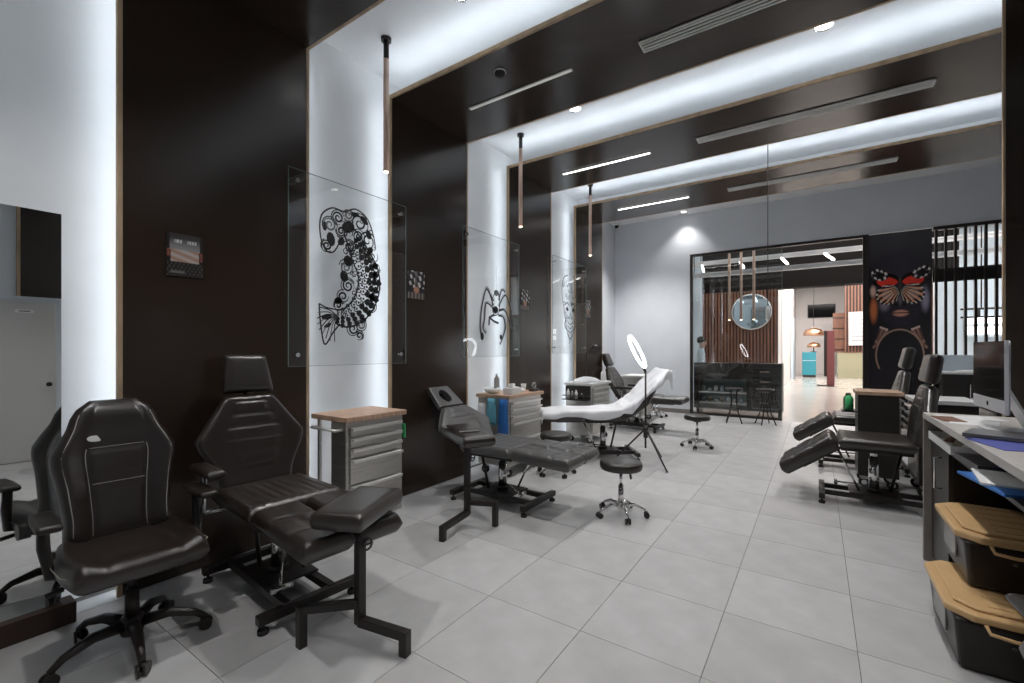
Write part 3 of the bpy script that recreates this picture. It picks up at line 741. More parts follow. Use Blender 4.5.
t = thing('tape_holder', 'small dark tape holder at the far end of the blue-bag chest', 'tape holder', (-3.02, 4.95, 0.972))
B('base', (-0.04,-0.07,0), (0.04,0.07,0.03), 'black_plastic', t, 0.005)
MB().tube([(0, 0.035*math.cos(q*PI/8), 0.07+0.035*math.sin(q*PI/8)) for q in range(16)], 0.012, 8, closed=True).build('tape_roll', 'clear_grey', t)
t = thing('tissue_box', 'white tissue box among the towels on the blue-bag chest', 'box', (-3.03, 4.46, 0.972), 4)
B('carton', (-0.06,-0.11,0), (0.06,0.11,0.075), 'white_plastic', t, 0.003); MB().prism([(-0.03,-0.05),(0.03,-0.04),(0.02,0.05),(-0.02,0.04)],0.05,Matrix.Translation((0,0,0.075))).build('tissue', 'paper', t, 0.01)
t = thing('paper_cup', 'small white paper cup near the tape holder on the blue-bag chest', 'cup', (-3.18, 4.95, 0.972))
MB().lathe([(0.026,0),(0.036,0.085),(0.033,0.085),(0.024,0.006),(0,0.006)],18).build('cup_wall', 'paper', t); MB().tube([(0.036*math.cos(q*PI/8),0.036*math.sin(q*PI/8),0.085) for q in range(16)],0.002,5,closed=True).build('rim', 'paper', t)
def bag(label, x, y, z0, z1, wd, m, seed):
    vs = []; N = 7; K = 8; rnd = random.Random(seed); ph = rnd.uniform(0, 6)
    for sgn in (0, 1):
        for j in range(K):
            v = j/(K-1)
            for i in range(N):
                u = i/(N-1)-0.5
                bul = (0.035*math.sin(PI*(1-v))*math.cos(PI*u)+0.008*math.sin(u*14+ph+v*5)+0.006)
                vs.append((u*wd*(0.75+0.35*(1-v)), -bul if sgn else bul*0.3, z0+(z1-z0)*v))
    fs = []
    for s_ in (0, 1):
        for j in range(K-1):
            for i in range(N-1):
                q = s_*K*N; fs.append((q+j*N+i, q+j*N+i+1, q+(j+1)*N+i+1, q+(j+1)*N+i))
    for j in range(K-1):
        for i in (0, N-1): fs.append((j*N+i, (j+1)*N+i, K*N+(j+1)*N+i, K*N+j*N+i))
    for i in range(N-1):
        for j in (0, K-1): fs.append((j*N+i, j*N+i+1, K*N+j*N+i+1, K*N+j*N+i))
    o = MB().add(vs, fs, None, True).build('hanging_bag', m); o.location = (x, y, 0)
    return tag(o, label, 'bag')
bag('bright blue plastic bag hanging on the side of the spider-side chest', -3.00, 4.235, 0.45, 0.93, 0.14, 'blue_bag', 1)
bag('pale cyan plastic bag hanging on the side of the spider-side chest', -3.17, 4.235, 0.62, 0.93, 0.14, 'cyan_bag', 2)
bag('white plastic bag hanging between the couch and the spider-side chest', -3.35, 4.275, 0.50, 0.86, 0.14, 'sheet', 3)
t = thing('hanging_label', 'green and white tag hanging on the koi-side chest', 'tag', (-3.0, 2.70, 0.80))
B('card', (-0.045,0.0,-0.06), (0.04,0.012,0.06), 'green', t, 0.003); B('white_part', (-0.075,0.0,-0.07), (-0.045,0.01,0.05), 'paper', t); MB().tube([(0,0.005,0.06),(0.0,0.002,0.13)],0.003,6).build('string', 'paper', t)
# bottle tray on the side of the mask-side chest
t = thing('side_tray', 'dark wire tray of bottles hung on the side of the mask-side chest', 'tray', (-3.19, 6.585, 0.70))
B('tray_floor', (-0.22,-0.13,0), (0.22,0.0,0.012), 'black_metal', t); B('back_plate', (-0.22,-0.004,0.012), (0.22,0.004,0.22), 'dark_body', t)
MB().tube([(-0.22,0,0.07),(-0.22,-0.13,0.07),(0.22,-0.13,0.07),(0.22,0,0.07)],0.006,6).build('rail', 'black_metal', t)
for k, (dx, hh, m) in enumerate(((-0.14, 0.16, 'white_plastic'), (-0.07, 0.13, 'clear_grey'), (-0.0, 0.15, 'white_plastic'), (0.10, 0.10, 'black_plastic'))):
    bottle('ink_bottle', ('tall white bottle', 'grey bottle', 'white bottle next to the grey one', 'short black bottle')[k]+' in the side tray of the mask-side chest', (-3.19+dx, 6.52, 0.713), 0.026, hh, m, group='bottles in the side tray')

# ------------------------------------------------------------------ drawings on glass, posters
def glass_art(label, y0, y1, z0, z1, fn):
    t = thing('glass_panel', label, 'glass panel', (XL+0.05, y0, z0), 0, 'printed glass panels over the niches')
    W, H = y1-y0, z1-z0
    p = B('glass_sheet', (-0.004, 0, 0), (0.004, W, H), 'glass', t)
    MB().box((-0.004,-0.003,0),(0.004,0,H)).box((-0.004,W,0),(0.004,W+0.003,H)).box((-0.004,0,H),(0.004,W,H+0.003)).box((-0.004,0,-0.003),(0.004,W,0)).build('glass_rim', 'glass_edge', p)
    for yy in (0.07, W-0.07):
        for zz in (0.09, H-0.09): MB().cyl((-0.048,yy,zz),(-0.004,yy,zz),0.012).cyl((0.004,yy,zz),(0.016,yy,zz),0.018).build('standoff', 'chrome', t)
    mb = MB(); fn(mb, W, H); mb.build('ink_drawing', ['ink', 'ink_grey'], t)
def stroke(mb, pts, w, mi=0, taper=False):
    n = len(pts); vs = []
    for i, (y, z) in enumerate(pts):
        a = pts[max(i-1,0)]; b = pts[min(i+1,n-1)]; dy, dz = b[0]-a[0], b[1]-a[1]; L = math.hypot(dy, dz) or 1
        ww = w/2*(1 if not taper else max(0.15, math.sin(PI*(0.08+0.84*i/(n-1)))))
        vs += [(0.0055, y-dz/L*ww, z+dy/L*ww), (0.0055, y+dz/L*ww, z-dy/L*ww)]
    mb.add(vs, [(2*i, 2*i+1, 2*i+3, 2*i+2) for i in range(n-1)], None, False, mi)
def blob(mb, y, z, ry, rz, mi=0, rot=0, n=14):
    c, s_ = math.cos(rot), math.sin(rot)
    mb.add([(0.0055, y+ry*math.cos(2*PI*k/n)*c-rz*math.sin(2*PI*k/n)*s_, z+ry*math.cos(2*PI*k/n)*s_+rz*math.sin(2*PI*k/n)*c) for k in range(n)], [tuple(range(n))], None, False, mi)
def curl(mb, y, z, r, a0, turns, w, sg=1, mi=0):
    n = int(14*turns)+4
    stroke(mb, [(y+r*(1-0.85*i/n)*math.cos(a0+sg*2*PI*turns*i/n), z+r*(1-0.85*i/n)*math.sin(a0+sg*2*PI*turns*i/n)) for i in range(n+1)], w, mi, True)
def bez(pts, n=40):
    out = []
    P = [pts[0]] + list(pts) + [pts[-1]]
    for i in range(1, len(P)-2):
        for k in range(n//(len(P)-3)+1):
            t_ = k/(n//(len(P)-3)+1); p0, p1, p2, p3 = P[i-1:i+3]
            out.append(tuple(0.5*((2*b)+(c-a)*t_+(2*a-5*b+4*c-d)*t_**2+(3*b-a-3*c+d)*t_**3) for a, b, c, d in zip(p0, p1, p2, p3)))
    out.append(tuple(pts[-1])); return out
def koi(mb, W, H):
    oy, oz = 0.34, 0.22; rnd = random.Random(5)
    S = lambda L: [(oy+a, oz+b) for a, b in L]
    cl = bez([(0.08,0.20),(0.20,0.20),(0.34,0.30),(0.42,0.46),(0.42,0.62),(0.34,0.76),(0.27,0.88),(0.20,0.98)], 70)
    n = len(cl)
    hw = lambda f: 0.022+0.098*math.sin(PI*min(1, 0.08+f*0.86))**0.8
    def fr(i):
        a, b = cl[max(i-1, 0)], cl[min(i+1, n-1)]; L = math.hypot(b[0]-a[0], b[1]-a[1]) or 1; return (b[0]-a[0])/L, (b[1]-a[1])/L
    row = 0
    for i in range(3, n-8, 4):                                # overlapping scales, dark on the back of the fish
        f = i/n; (y, z), (dy, dz) = cl[i], fr(i); a0 = math.atan2(dz, dy); r = hw(f)*0.27; row += 1
        for k in range(-4, 5):
            off = (k+(0.5 if row % 2 else 0))*hw(f)*0.44
            if abs(off) > hw(f)*0.95: continue
            cy_, cz = oy+y-dz*off, oz+z+dy*off
            if off < hw(f)*0.1: blob(mb, cy_, cz, r*0.95, r*0.85, 0, a0)
            stroke(mb, [(cy_+r*math.cos(a0+PI/2+PI*q/6), cz+r*math.sin(a0+PI/2+PI*q/6)) for q in range(7)], 0.010, 0)
            if off >= hw(f)*0.1: blob(mb, cy_, cz, r*0.4, r*0.35, 0, a0)
    for sg in (-1, 1):
        stroke(mb, [(oy+p[0]-sg*fr(i)[1]*hw(i/n), oz+p[1]+sg*fr(i)[0]*hw(i/n)) for i, p in enumerate(cl)], 0.016)
    # tail fin
    for k in range(9):
        a = R(140+k*15); stroke(mb, bez(S([(0.10,0.20),(0.08+0.08*math.cos(a),0.20+0.08*math.sin(a)),(0.07+0.17*math.cos(a+0.15),0.17+0.19*math.sin(a+0.15))]), 14), 0.009, k % 2)
    stroke(mb, bez(S([(-0.08,0.30),(-0.07,0.16),(-0.03,-0.04),(0.05,0.06),(0.12,0.14)]), 30), 0.014)
    stroke(mb, bez(S([(-0.08,0.30),(-0.01,0.27),(0.10,0.26)]), 16), 0.012)
    blob(mb, oy-0.01, oz+0.19, 0.05, 0.022, 0, 0.2); blob(mb, oy+0.0, oz+0.12, 0.04, 0.016, 0, 0.5)
    # head and breaking waves around it
    stroke(mb, bez(S([(0.14,0.90),(0.06,0.76),(-0.02,0.76),(-0.07,0.88),(-0.06,1.04),(0.04,1.13),(0.16,1.13),(0.28,1.18),(0.40,1.13),(0.47,1.00),(0.50,0.86)]), 60), 0.013)
    for y, z, ry, rz, ro in ((0.03,0.86,0.04,0.06,0.2),(0.20,1.00,0.07,0.05,0.5),(0.37,1.10,0.05,0.028,-0.6),(0.27,1.13,0.05,0.02,0.1),(0.13,0.86,0.04,0.03,0.9),(-0.03,0.96,0.022,0.04,0.1),(0.42,0.98,0.03,0.045,0.4),(0.44,0.84,0.03,0.03,0),
                              (0.20,0.70,0.045,0.05,0.3),(0.16,0.56,0.04,0.05,0.1),(0.49,0.60,0.025,0.05,0.1),(0.10,0.34,0.04,0.03,0.4),(0.36,0.18,0.04,0.025,0.5),(0.46,0.40,0.03,0.05,-0.3)):
        blob(mb, oy+y, oz+z, ry, rz, 0, ro)
    for k, (y, z, r) in enumerate(((0.02,0.98,0.065),(0.10,1.06,0.06),(-0.01,0.80,0.05),(0.13,0.95,0.05),(0.20,1.11,0.05),(0.32,1.06,0.085),(0.31,0.94,0.06),(0.41,0.92,0.075),(0.47,0.78,0.06),(0.50,0.68,0.05),(0.50,0.50,0.05),(0.21,0.83,0.06),(0.18,0.64,0.065),(0.20,0.48,0.065),(0.15,0.38,0.055),(0.25,0.10,0.055),(0.34,0.14,0.05),(0.45,0.32,0.055),(0.32,0.04,0.04),(0.10,0.30,0.04))):
        curl(mb, oy+y, oz+z, r, rnd.uniform(0,6), rnd.uniform(1.3,2.0), 0.018, rnd.choice((-1,1)), 0 if k % 4 else 1)
        stroke(mb, [(oy+y+r*1.12*math.cos(q*0.5+k), oz+z+r*1.12*math.sin(q*0.5+k)) for q in range(8)], 0.009, 0)
    for k in range(34):
        y = rnd.uniform(0.10,0.50); z = rnd.uniform(0.30,1.12); curl(mb, oy+y, oz+z, rnd.uniform(0.02,0.04), rnd.uniform(0,6), 1.2, 0.010, 1, rnd.choice((0,1)))
def spider(mb, W, H):
    cy_, cz = 0.66, 0.55
    blob(mb, cy_-0.02, cz+0.05, 0.06, 0.05); blob(mb, cy_+0.0, cz+0.27, 0.055, 0.04, 1); blob(mb, cy_-0.02, cz+0.05, 0.03, 0.02)
    stroke(mb, bez([(cy_-0.08,cz+0.20),(cy_,cz+0.30),(cy_+0.07,cz+0.20),(cy_+0.05,cz+0.02),(cy_-0.05,cz-0.02),(cy_-0.09,cz+0.08),(cy_-0.08,cz+0.20)],40),0.014)
    legs = [[(-.06,.10),(-.20,.30),(-.30,.10),(-.34,-.16),(-.30,-.34)], [(-.06,.06),(-.22,.12),(-.26,-.10),(-.28,-.20),(-.22,-.26)], [(.05,.10),(.20,.26),(.32,.10),(.36,-.08)], [(.05,.04),(.18,.06),(.28,-.06),(.34,-.20)],
            [(-.04,-.02),(-.14,-.06),(-.16,-.16)], [(.04,-.02),(.16,-.04),(.20,-.18),(.12,-.34),(.08,-.40)], [(-.05,.16),(-.16,.26),(-.22,.32)], [(.05,.18),(.12,.32),(.20,.30)]]
    for L in legs:
        P = bez([(cy_+a, cz+b) for a, b in L], 24); stroke(mb, P, 0.024); stroke(mb, [(a+0.02, b+0.02) for a, b in P], 0.007, 1); stroke(mb, [(a-0.02, b+0.012) for a, b in P], 0.007, 1)
    stroke(mb, bez([(cy_-0.16,cz-0.05),(cy_-0.05,cz-0.10),(cy_+0.05,cz-0.12)],12),0.03); blob(mb, cy_-0.30, cz-0.30, 0.035, 0.05); blob(mb, cy_+0.10, cz-0.30, 0.03, 0.035)
    stroke(mb, [(cy_, cz+0.30), (cy_, cz+0.62)], 0.004, 1)
def mask(mb, W, H):
    cy_, cz = 0.60, 0.75; rnd = random.Random(11)
    for sg in (-1, 1):
        stroke(mb, bez([(cy_,cz-0.52),(cy_+sg*0.10,cz-0.42),(cy_+sg*0.20,cz-0.10),(cy_+sg*0.30,cz+0.25),(cy_+sg*0.24,cz+0.48),(cy_+sg*0.08,cz+0.55)],40),0.016)
        blob(mb, cy_+sg*0.11, cz-0.02, 0.05, 0.03, 0, sg*0.3); blob(mb, cy_+sg*0.05, cz-0.16, 0.02, 0.03, 1)
        stroke(mb, bez([(cy_+sg*0.03,cz+0.04),(cy_+sg*0.12,cz+0.09),(cy_+sg*0.20,cz+0.04)],12),0.02)
        stroke(mb, bez([(cy_+sg*0.14,cz-0.36),(cy_+sg*0.20,cz-0.28),(cy_+sg*0.16,cz-0.20)],12),0.022)
        for k in range(16): curl(mb, cy_+sg*rnd.uniform(0.02,0.25), cz+rnd.uniform(-0.2,0.48), rnd.uniform(0.025,0.055), rnd.uniform(0,6), 1.3, 0.012, sg, rnd.choice((0,0,1)))
    for k in range(3): stroke(mb, bez([(cy_-0.10,cz-0.22-k*0.07),(cy_,cz-0.27-k*0.07),(cy_+0.10,cz-0.22-k*0.07)],12),0.014, k % 2)
    stroke(mb, [(cy_-0.05,cz-0.42),(cy_-0.03,cz-0.60)],0.014); stroke(mb, [(cy_+0.05,cz-0.42),(cy_+0.04,cz-0.56)],0.014)
glass_art('clear glass panel printed with a black koi and waves drawing', 1.94, 3.16, 1.37, 2.95, koi)
glass_art('clear glass panel printed with a black spider drawing', 4.05, 5.25, 1.42, 2.97, spider)
glass_art('clear glass panel printed with a black patterned mask drawing', 6.22, 7.46, 1.45, 3.0, mask)

def poster_a(x, y):
    rnd = math.sin(x*57.0)*math.cos(y*43.0)
    c = (0.012, 0.010, 0.010)
    if 0.08 < x < 0.92 and y > 0.60: c = mixc((0.05,0.045,0.045), (0.30,0.30,0.31), sst(0.95, 0.62, y))
    if 0.12 < x < 0.88 and 0.33 < y <= 0.62: c = mixc((0.42,0.24,0.17), (0.55,0.50,0.48), 0.5+0.5*math.sin(y*38+x*9))
    if 0.0 < x < 0.10 and 0.45 < y < 0.62: c = (0.30, 0.10, 0.06)
    if 0.9 < x < 1.0 and 0.40 < y < 0.60: c = (0.24, 0.08, 0.06)
    if 0.78 < y < 0.86 and (0.20 < x < 0.44 or 0.56 < x < 0.82) and (int(x*48) % 4) != 0: c = (0.70, 0.70, 0.70)
    if y <= 0.33: c = mixc((0.015,0.012,0.012), (0.16,0.15,0.14), max(0, rnd)*0.8)
    if 0.06 < y < 0.12 and 0.1 < x < 0.5: c = (0.20, 0.20, 0.19)
    return c
def poster_b(x, y):
    c = (0.014, 0.012, 0.012); X = x-0.5
    v = math.sin(X*18+y*9)*math.cos(y*14-X*5)
    if y > 0.4: c = mixc(c, (0.62,0.60,0.60), sst(0.05, 0.5, v+0.25*math.cos(X*6)))
    if abs(X) < 0.08: c = mixc(c, (0.05,0.035,0.03), 0.8)
    if ell(X, y, 0.0, 0.32, 0.16, 0.12) < 1: c = (0.45, 0.22, 0.14)
    if y < 0.22: c = mixc(c, (0.25,0.22,0.20), 0.5+0.5*math.sin(x*31))
    return c
for (y0, y1, z0, z1), fn, lb in (((1.15,1.36,1.99,2.27), poster_a, 'small dark poster of white lettering over a machine by the upright tattoo chair'), ((3.23,3.47,2.04,2.33), poster_b, 'small black and white poster right of the koi drawing'),
                                 ((5.36,5.60,2.08,2.37), poster_b, 'small black and white poster right of the spider drawing'), ((7.50,7.76,2.10,2.42), poster_b, 'small black and white poster right of the mask drawing')):
    o = picture('wall_poster', (XL, y0, z0), (0,1,0), (0,0,1), y1-y0, z1-z0, 40, 52, fn, 'print', None, 0.006)
    tag(o, lb, 'poster', 'small posters on the black wall boards')
# ------------------------------------------------------------------ swivel chair
def swivel_chair(label, loc, rz):
    t = thing('swivel_chair', label, 'office chair', loc, rz, 'black bucket swivel chairs')
    star_base(t, 0.31, 0.12, 'black_plastic', 5, -5, 0.03, 0.03)
    MB().lathe([(0.045,0.07),(0.05,0.09),(0.05,0.15),(0.034,0.17)],16).build('hub', 'black_plastic', t)
    MB().cyl((0,0,0.15),(0,0,0.30),0.03).cyl((0,0,0.29),(0,0,0.40),0.018).build('gas_column', 'black_metal', t)
    B('tilt_mechanism', (-0.13,-0.09,0.39), (0.12,0.09,0.435), 'black_metal', t, 0.006)
    MB().cyl((0.0,-0.09,0.41),(0.02,-0.27,0.40),0.006).cyl((0.02,-0.25,0.40),(0.025,-0.31,0.39),0.012).build('lever', 'black_plastic', t)
    def sh(u, v): return 0.028*sst(0.52, 0.9, abs(u)) + 0.012*sst(0.75, 1.0, v) + (0.004 if abs(u) < 0.5 and 0.08 < v < 0.9 else 0) - (0.006 if abs(abs(u)-0.52) < 0.04 else 0)
    st = MB().pad((-0.25,0,0.43), (1,0,0), (0,1,0), 0.54, lambda v: 0.50+0.06*math.sin(PI*v), 0.095, sh, 26, 22, 0.05).build('seat', 'leather', t)
    MB().tube([(-0.22,-0.262,0.493),(0.0,-0.29,0.50),(0.16,-0.28,0.503),(0.25,-0.235,0.50),(0.278,-0.12,0.496),(0.284,0,0.494),(0.278,0.12,0.496),(0.25,0.235,0.50),(0.16,0.28,0.503),(-0.22,0.262,0.493)],0.0022,5).build('stitching', 'stitch', st)
    th = R(79); a = Vector((-math.cos(th),0,math.sin(th))); b = Vector((0,1,0)); n = a.cross(b)
    if n.x < 0: b = -b; n = a.cross(b)
    o = Vector((-0.24,0,0.47))-n*0.05; L = 0.77
    def wf(v):
        T = ((0,.45),(.2,.44),(.42,.48),(.56,.52),(.63,.525),(.72,.46),(.80,.395),(.88,.36),(.94,.31),(1.0,.20))
        for (p, x), (q, y) in zip(T, T[1:]):
            if v <= q: return x+(y-x)*(v-p)/(q-p)
        return T[-1][1]
    def bh(u, v):
        z = 0.05*sst(0.5,0.85,abs(u))*sst(0.98,0.6,v)
        if abs(u) < 0.5 and 0.06 < v < 0.66: z += 0.016*math.sin(PI*(v-0.06)/0.6)
        if abs(abs(u)-0.5) < 0.05 and v < 0.68: z -= 0.008
        if abs(v-0.68) < 0.018 and abs(u) < 0.5: z -= 0.010
        if abs(v-0.42) < 0.012 and abs(u) < 0.48: z -= 0.009
        if v > 0.72 and abs(u) < 0.6: z += 0.02*math.sin(PI*(v-0.72)/0.28)
        return z
    bk = MB().pad(o, a, b, L, wf, 0.085, bh, 34, 44, 0.045, 0.10).build('backrest', 'leather', t)
    def on(u, v, lift=0.004):
        return o + a*(v*L) + b*(u*wf(v)/2) + n*(0.085+bh(u, v)+lift)
    for sg in (-1, 1):
        MB().tube([on(sg*0.86, 0.10+0.8*k/20, -0.004) for k in range(21)],0.0022,5).build('stitching', 'stitch', bk)
        MB().tube([on(sg*0.5, 0.08+0.58*k/14, 0.006) for k in range(15)],0.0018,5).build('stitching', 'stitch', bk)
    MB().tube([on(-0.45+0.9*k/10, 0.42, 0.008) for k in range(11)],0.0018,5).build('stitching', 'stitch', bk)
    MB().tube([on(-0.48+0.96*k/10, 0.665, 0.006) for k in range(11)],0.0018,5).build('stitching', 'stitch', bk)
    c = on(0.42, 0.73, 0.004); lf = []
    for k in range(16):
        q = 2*PI*k/16; x_, y_ = 0.030*math.cos(q), 0.019*math.sin(q)*(1.0+0.5*math.cos(q)); lf.append(c + b*(x_*0.85-y_*0.5) + a*(x_*0.5+y_*0.85))
    MB().add([p for p in lf]+[p-n*0.012 for p in lf], [tuple(range(16)), tuple(range(16,32))[::-1]]+[(k,(k+1)%16,16+(k+1)%16,16+k) for k in range(16)]).build('leaf_emblem', 'paper', bk)
    for sg in (-1, 1):
        y = sg*0.305
        ar = MB().pad((-0.17,y,0.695), (1,0,0), (0,1,0), 0.30, lambda v: 0.085+0.012*math.sin(PI*v), 0.035, None, 10, 12, 0.017).build('armrest', 'black_plastic', t)
        MB().tube([(-0.10,y,0.70),(-0.08,y,0.58),(-0.02,sg*0.29,0.46),(0.0,sg*0.16,0.43)],[0.022,0.024,0.022,0.018],8).build('arm_bracket', 'black_plastic', ar)
    for sg in (-1, 1): MB().cyl((-0.20,sg*0.24,0.47),(-0.20,sg*0.29,0.47),0.045).build('recline_hinge', 'black_plastic', t)
    return t
ch = swivel_chair('black bucket swivel chair with white leaf emblem beside the mirror', (-2.87, 0.80, 0), -4)
dup(ch, (0.86, 2.0, 0), 98, 'black swivel chair pulled up to the grey desk')

# ------------------------------------------------------------------ right side: chair, chests, desk
tattoo_chair('black tattoo chair with two drooping leg pads beside the grey desk', (0.46, 5.62, 0), 180, 10, 38, 0.66, 0.60, leg2=36, leg_len=0.56, spread=0.06, back_len=0.56, arms=False, leg_t=0.13, hwk=0.72)
tattoo_chair('black tattoo chair standing before the butterfly poster', (0.46, 7.25, 0), 180, 12, 36, 0.68, 0.56, arms=False, leg_t=0.12, hwk=0.68, leg_len=0.5)
r1 = tool_chest('dark drawer chest with a wooden top beyond the drooping-leg chair', (0.55, 6.42, 0), 0, 0.44, 0.36, 1.05, body='dark_body', bar=False)
B('bottle_shelf', (-0.32, -0.16, 0.805), (-0.18, 0.10, 0.82), 'black_metal', r1)
bottle('green_bottle', 'bright green squeeze bottle beside the wood-topped dark chest', (0.30, 6.33, 0.821), 0.04, 0.20, 'green', 'black_plastic')
bottle('dark_bottle', 'black squeeze bottle next to the green one', (0.29, 6.43, 0.821), 0.04, 0.19, 'black_plastic', 'black_plastic')
tool_chest('steel drawer chest with white top behind the drooping-leg chair', (1.06, 6.34, 0), 180, 0.58, 0.44, 1.0, 'white_plastic', 'dark_body', bar=False)
r3 = tool_chest('low dark chest with pale top between the desk partition and tattoo chair', (1.63, 6.45, 0), 180, 0.70, 0.46, 0.98, 'desk_top', 'dark_body', bar=False)
bottle('soap_bottle', 'white pump bottle on the pale-topped chest beside the tattoo chair', (1.46, 6.60, 0.982), 0.045, 0.26, 'white_plastic', pump=True)
t = thing('reception_desk', 'dark reception desk with pale raised top before the slat screen', 'desk', (2.1, 9.7, 0))
B('body', (-0.5,-0.25,0), (0.6,0.25,1.13), 'dark_body', t, 0.005); B('top', (-0.52,-0.3,1.13), (0.62,0.3,1.16), 'white_plastic', t, 0.004); B('screen_board', (-0.5,0.27,1.16), (0.6,0.3,1.42), 'mall_blue', t)
for x in (-0.2, 0.05): MB().tube([(x,-0.25,0.98),(x,-0.29,0.98),(x,-0.29,0.78),(x,-0.25,0.78)],0.008,8).build('handle', 'chrome', t)
bundle('paper_pile', 'loose white papers on the reception desk', (1.95, 9.62, 1.161), 0.2, 0.14, 0.035, 'paper', 9, 'papers')

# desk
t = thing('desk', 'long grey worktop desk with open shelf beside the black partition', 'desk', (0.63, 0, 0))
DX = 0.72
B('worktop', (0, 2.36, 1.012), (DX, 4.34, 1.052), 'desk_top', t, 0.002)
B('end_panel', (0.0, 4.30, 0.0), (DX, 4.34, 1.012), 'desk_side', t, 0.002)
B('end_panel', (0.0, 2.36, 0.0), (DX, 2.40, 1.012), 'desk_side', t, 0.002)
B('back_panel', (DX-0.02, 2.40, 0.1), (DX, 4.30, 1.012), 'black_bin', t)
B('shelf', (0.04, 2.40, 0.865), (DX-0.02, 4.30, 0.885), 'black_bin', t)
B('pedestal', (0.06, 3.80, 0.04), (DX-0.02, 4.30, 0.865), 'black_bin', t)
d = B('cupboard_door', (0.04, 3.80, 0.05), (0.06, 4.29, 0.855), 'black_bin', t, 0.002)
MB().tube([(0.04,3.98,0.80),(0.005,3.98,0.80),(0.005,3.98,0.60),(0.04,3.98,0.60)],0.006,8).build('handle', 'chrome', d)
tr = thing('white_tray', 'shallow white tray on the shelf under the grey worktop', 'tray', (0.645, 3.62, 0.886))
B('tray_floor', (0.0,0,0), (0.26,0.62,0.006), 'white_plastic', tr)
MB().box((0,0,0.006),(0.008,0.62,0.05)).box((0.252,0,0.006),(0.26,0.62,0.05)).box((0.008,0,0.006),(0.252,0.008,0.05)).box((0.008,0.612,0.006),(0.252,0.62,0.05)).build('rim', 'white_plastic', tr, 0.002)
for k in range(3): bundle('stationery', ('grey crumpled wipe at the far end of the white tray', 'beige crumpled wipe in the middle of the white tray', 'brown crumpled wipe at the near end of the white tray')[k], (0.765, 3.74+k*0.17, 0.893), 0.06, 0.07, 0.045, ('paper', 'counter_beige', 'slat_brown')[k], 20+k, 'wipe')
def sheet_of(name, label, loc, rz, sx, sy, m, th=0.003, cat='paper', grp=None):
    o = MB().box((-sx/2,-sy/2,0),(sx/2,sy/2,th)).build(name, m, None, min(th*0.3, 0.001)); o.location = loc; o.rotation_euler = (0,0,R(rz)); return tag(o, label, cat, grp)
sheet_of('folder', 'blue folder sticking out of the desk shelf beside the white papers', (0.76, 2.93, 0.886), 10, 0.30, 0.40, 'blue_bag', 0.012, 'folder')
sheet_of('paper_sheet', 'white papers lying on the blue folder in the desk shelf', (0.74, 2.98, 0.899), -6, 0.24, 0.32, 'paper', 0.01)
sheet_of('folder', 'grey binder in the desk shelf beyond the blue folder', (0.80, 3.38, 0.886), 4, 0.28, 0.34, 'laptop_grey', 0.03, 'folder')
Z = 1.0525
sheet_of('paper_sheet', 'white paper sheet at the far end of the grey worktop', (0.83, 4.12, Z), 12, 0.30, 0.21, 'paper')
sheet_of('paper_sheet', 'white paper sheet in front of the monitor on the worktop', (0.80, 3.88, Z), -14, 0.21, 0.29, 'paper', 0.002)
sheet_of('magazine', 'brown patterned magazine near the worktop edge by the monitor', (0.70, 3.98, Z), 6, 0.11, 0.24, 'slat_brown', 0.006, 'magazine')
sheet_of('paper_sheet', 'blue printed paper under the closed laptop', (0.755, 3.05, Z), 14, 0.21, 0.30, 'blue_paper', 0.003)
sheet_of('paper_sheet', 'white paper sheet beside the blue printed paper', (0.90, 2.78, Z), -8, 0.25, 0.30, 'paper', 0.002)
lp = thing('laptop', 'closed dark grey laptop lying on the worktop before the monitor', 'laptop', (0.81, 3.26, Z+0.005), 70)
B('base', (-0.12,-0.165,0), (0.12,0.165,0.010), 'laptop_grey', lp, 0.004); B('lid', (-0.12,-0.165,0.011), (0.12,0.165,0.019), 'laptop_grey', lp, 0.003)
im = thing('computer_monitor', 'slim aluminium desktop computer facing the walkway on the worktop', 'computer', (0.805, 3.59, Z))
B('screen', (-0.012,-0.28,0.185), (-0.001,0.28,0.495), 'screen_black', im, 0.002)
cn = B('chin', (-0.012,-0.28,0.115), (0.0,0.28,0.184), 'aluminium', im, 0.002)
MB().cyl((-0.0135,0,0.15),(-0.012,0,0.15),0.013).build('logo', 'screen_black', cn)
MB().pad((0.001,0,0.115),(0,0,1),(0,-1,0),0.38,0.56,0.012,None, 12,12,0.01).build('shell', 'aluminium', im)
B('edge_frame', (-0.014,-0.284,0.113), (0.002,-0.28,0.497), 'aluminium', im)
MB().bar((0.008,0,0.33),(0.15,0,0.012),0.012,0.18,(0,1,0)).build('stand_arm', 'aluminium', im, 0.003)
B('stand_foot', (-0.03,-0.09,0), (0.17,0.09,0.010), 'aluminium', im, 0.003)

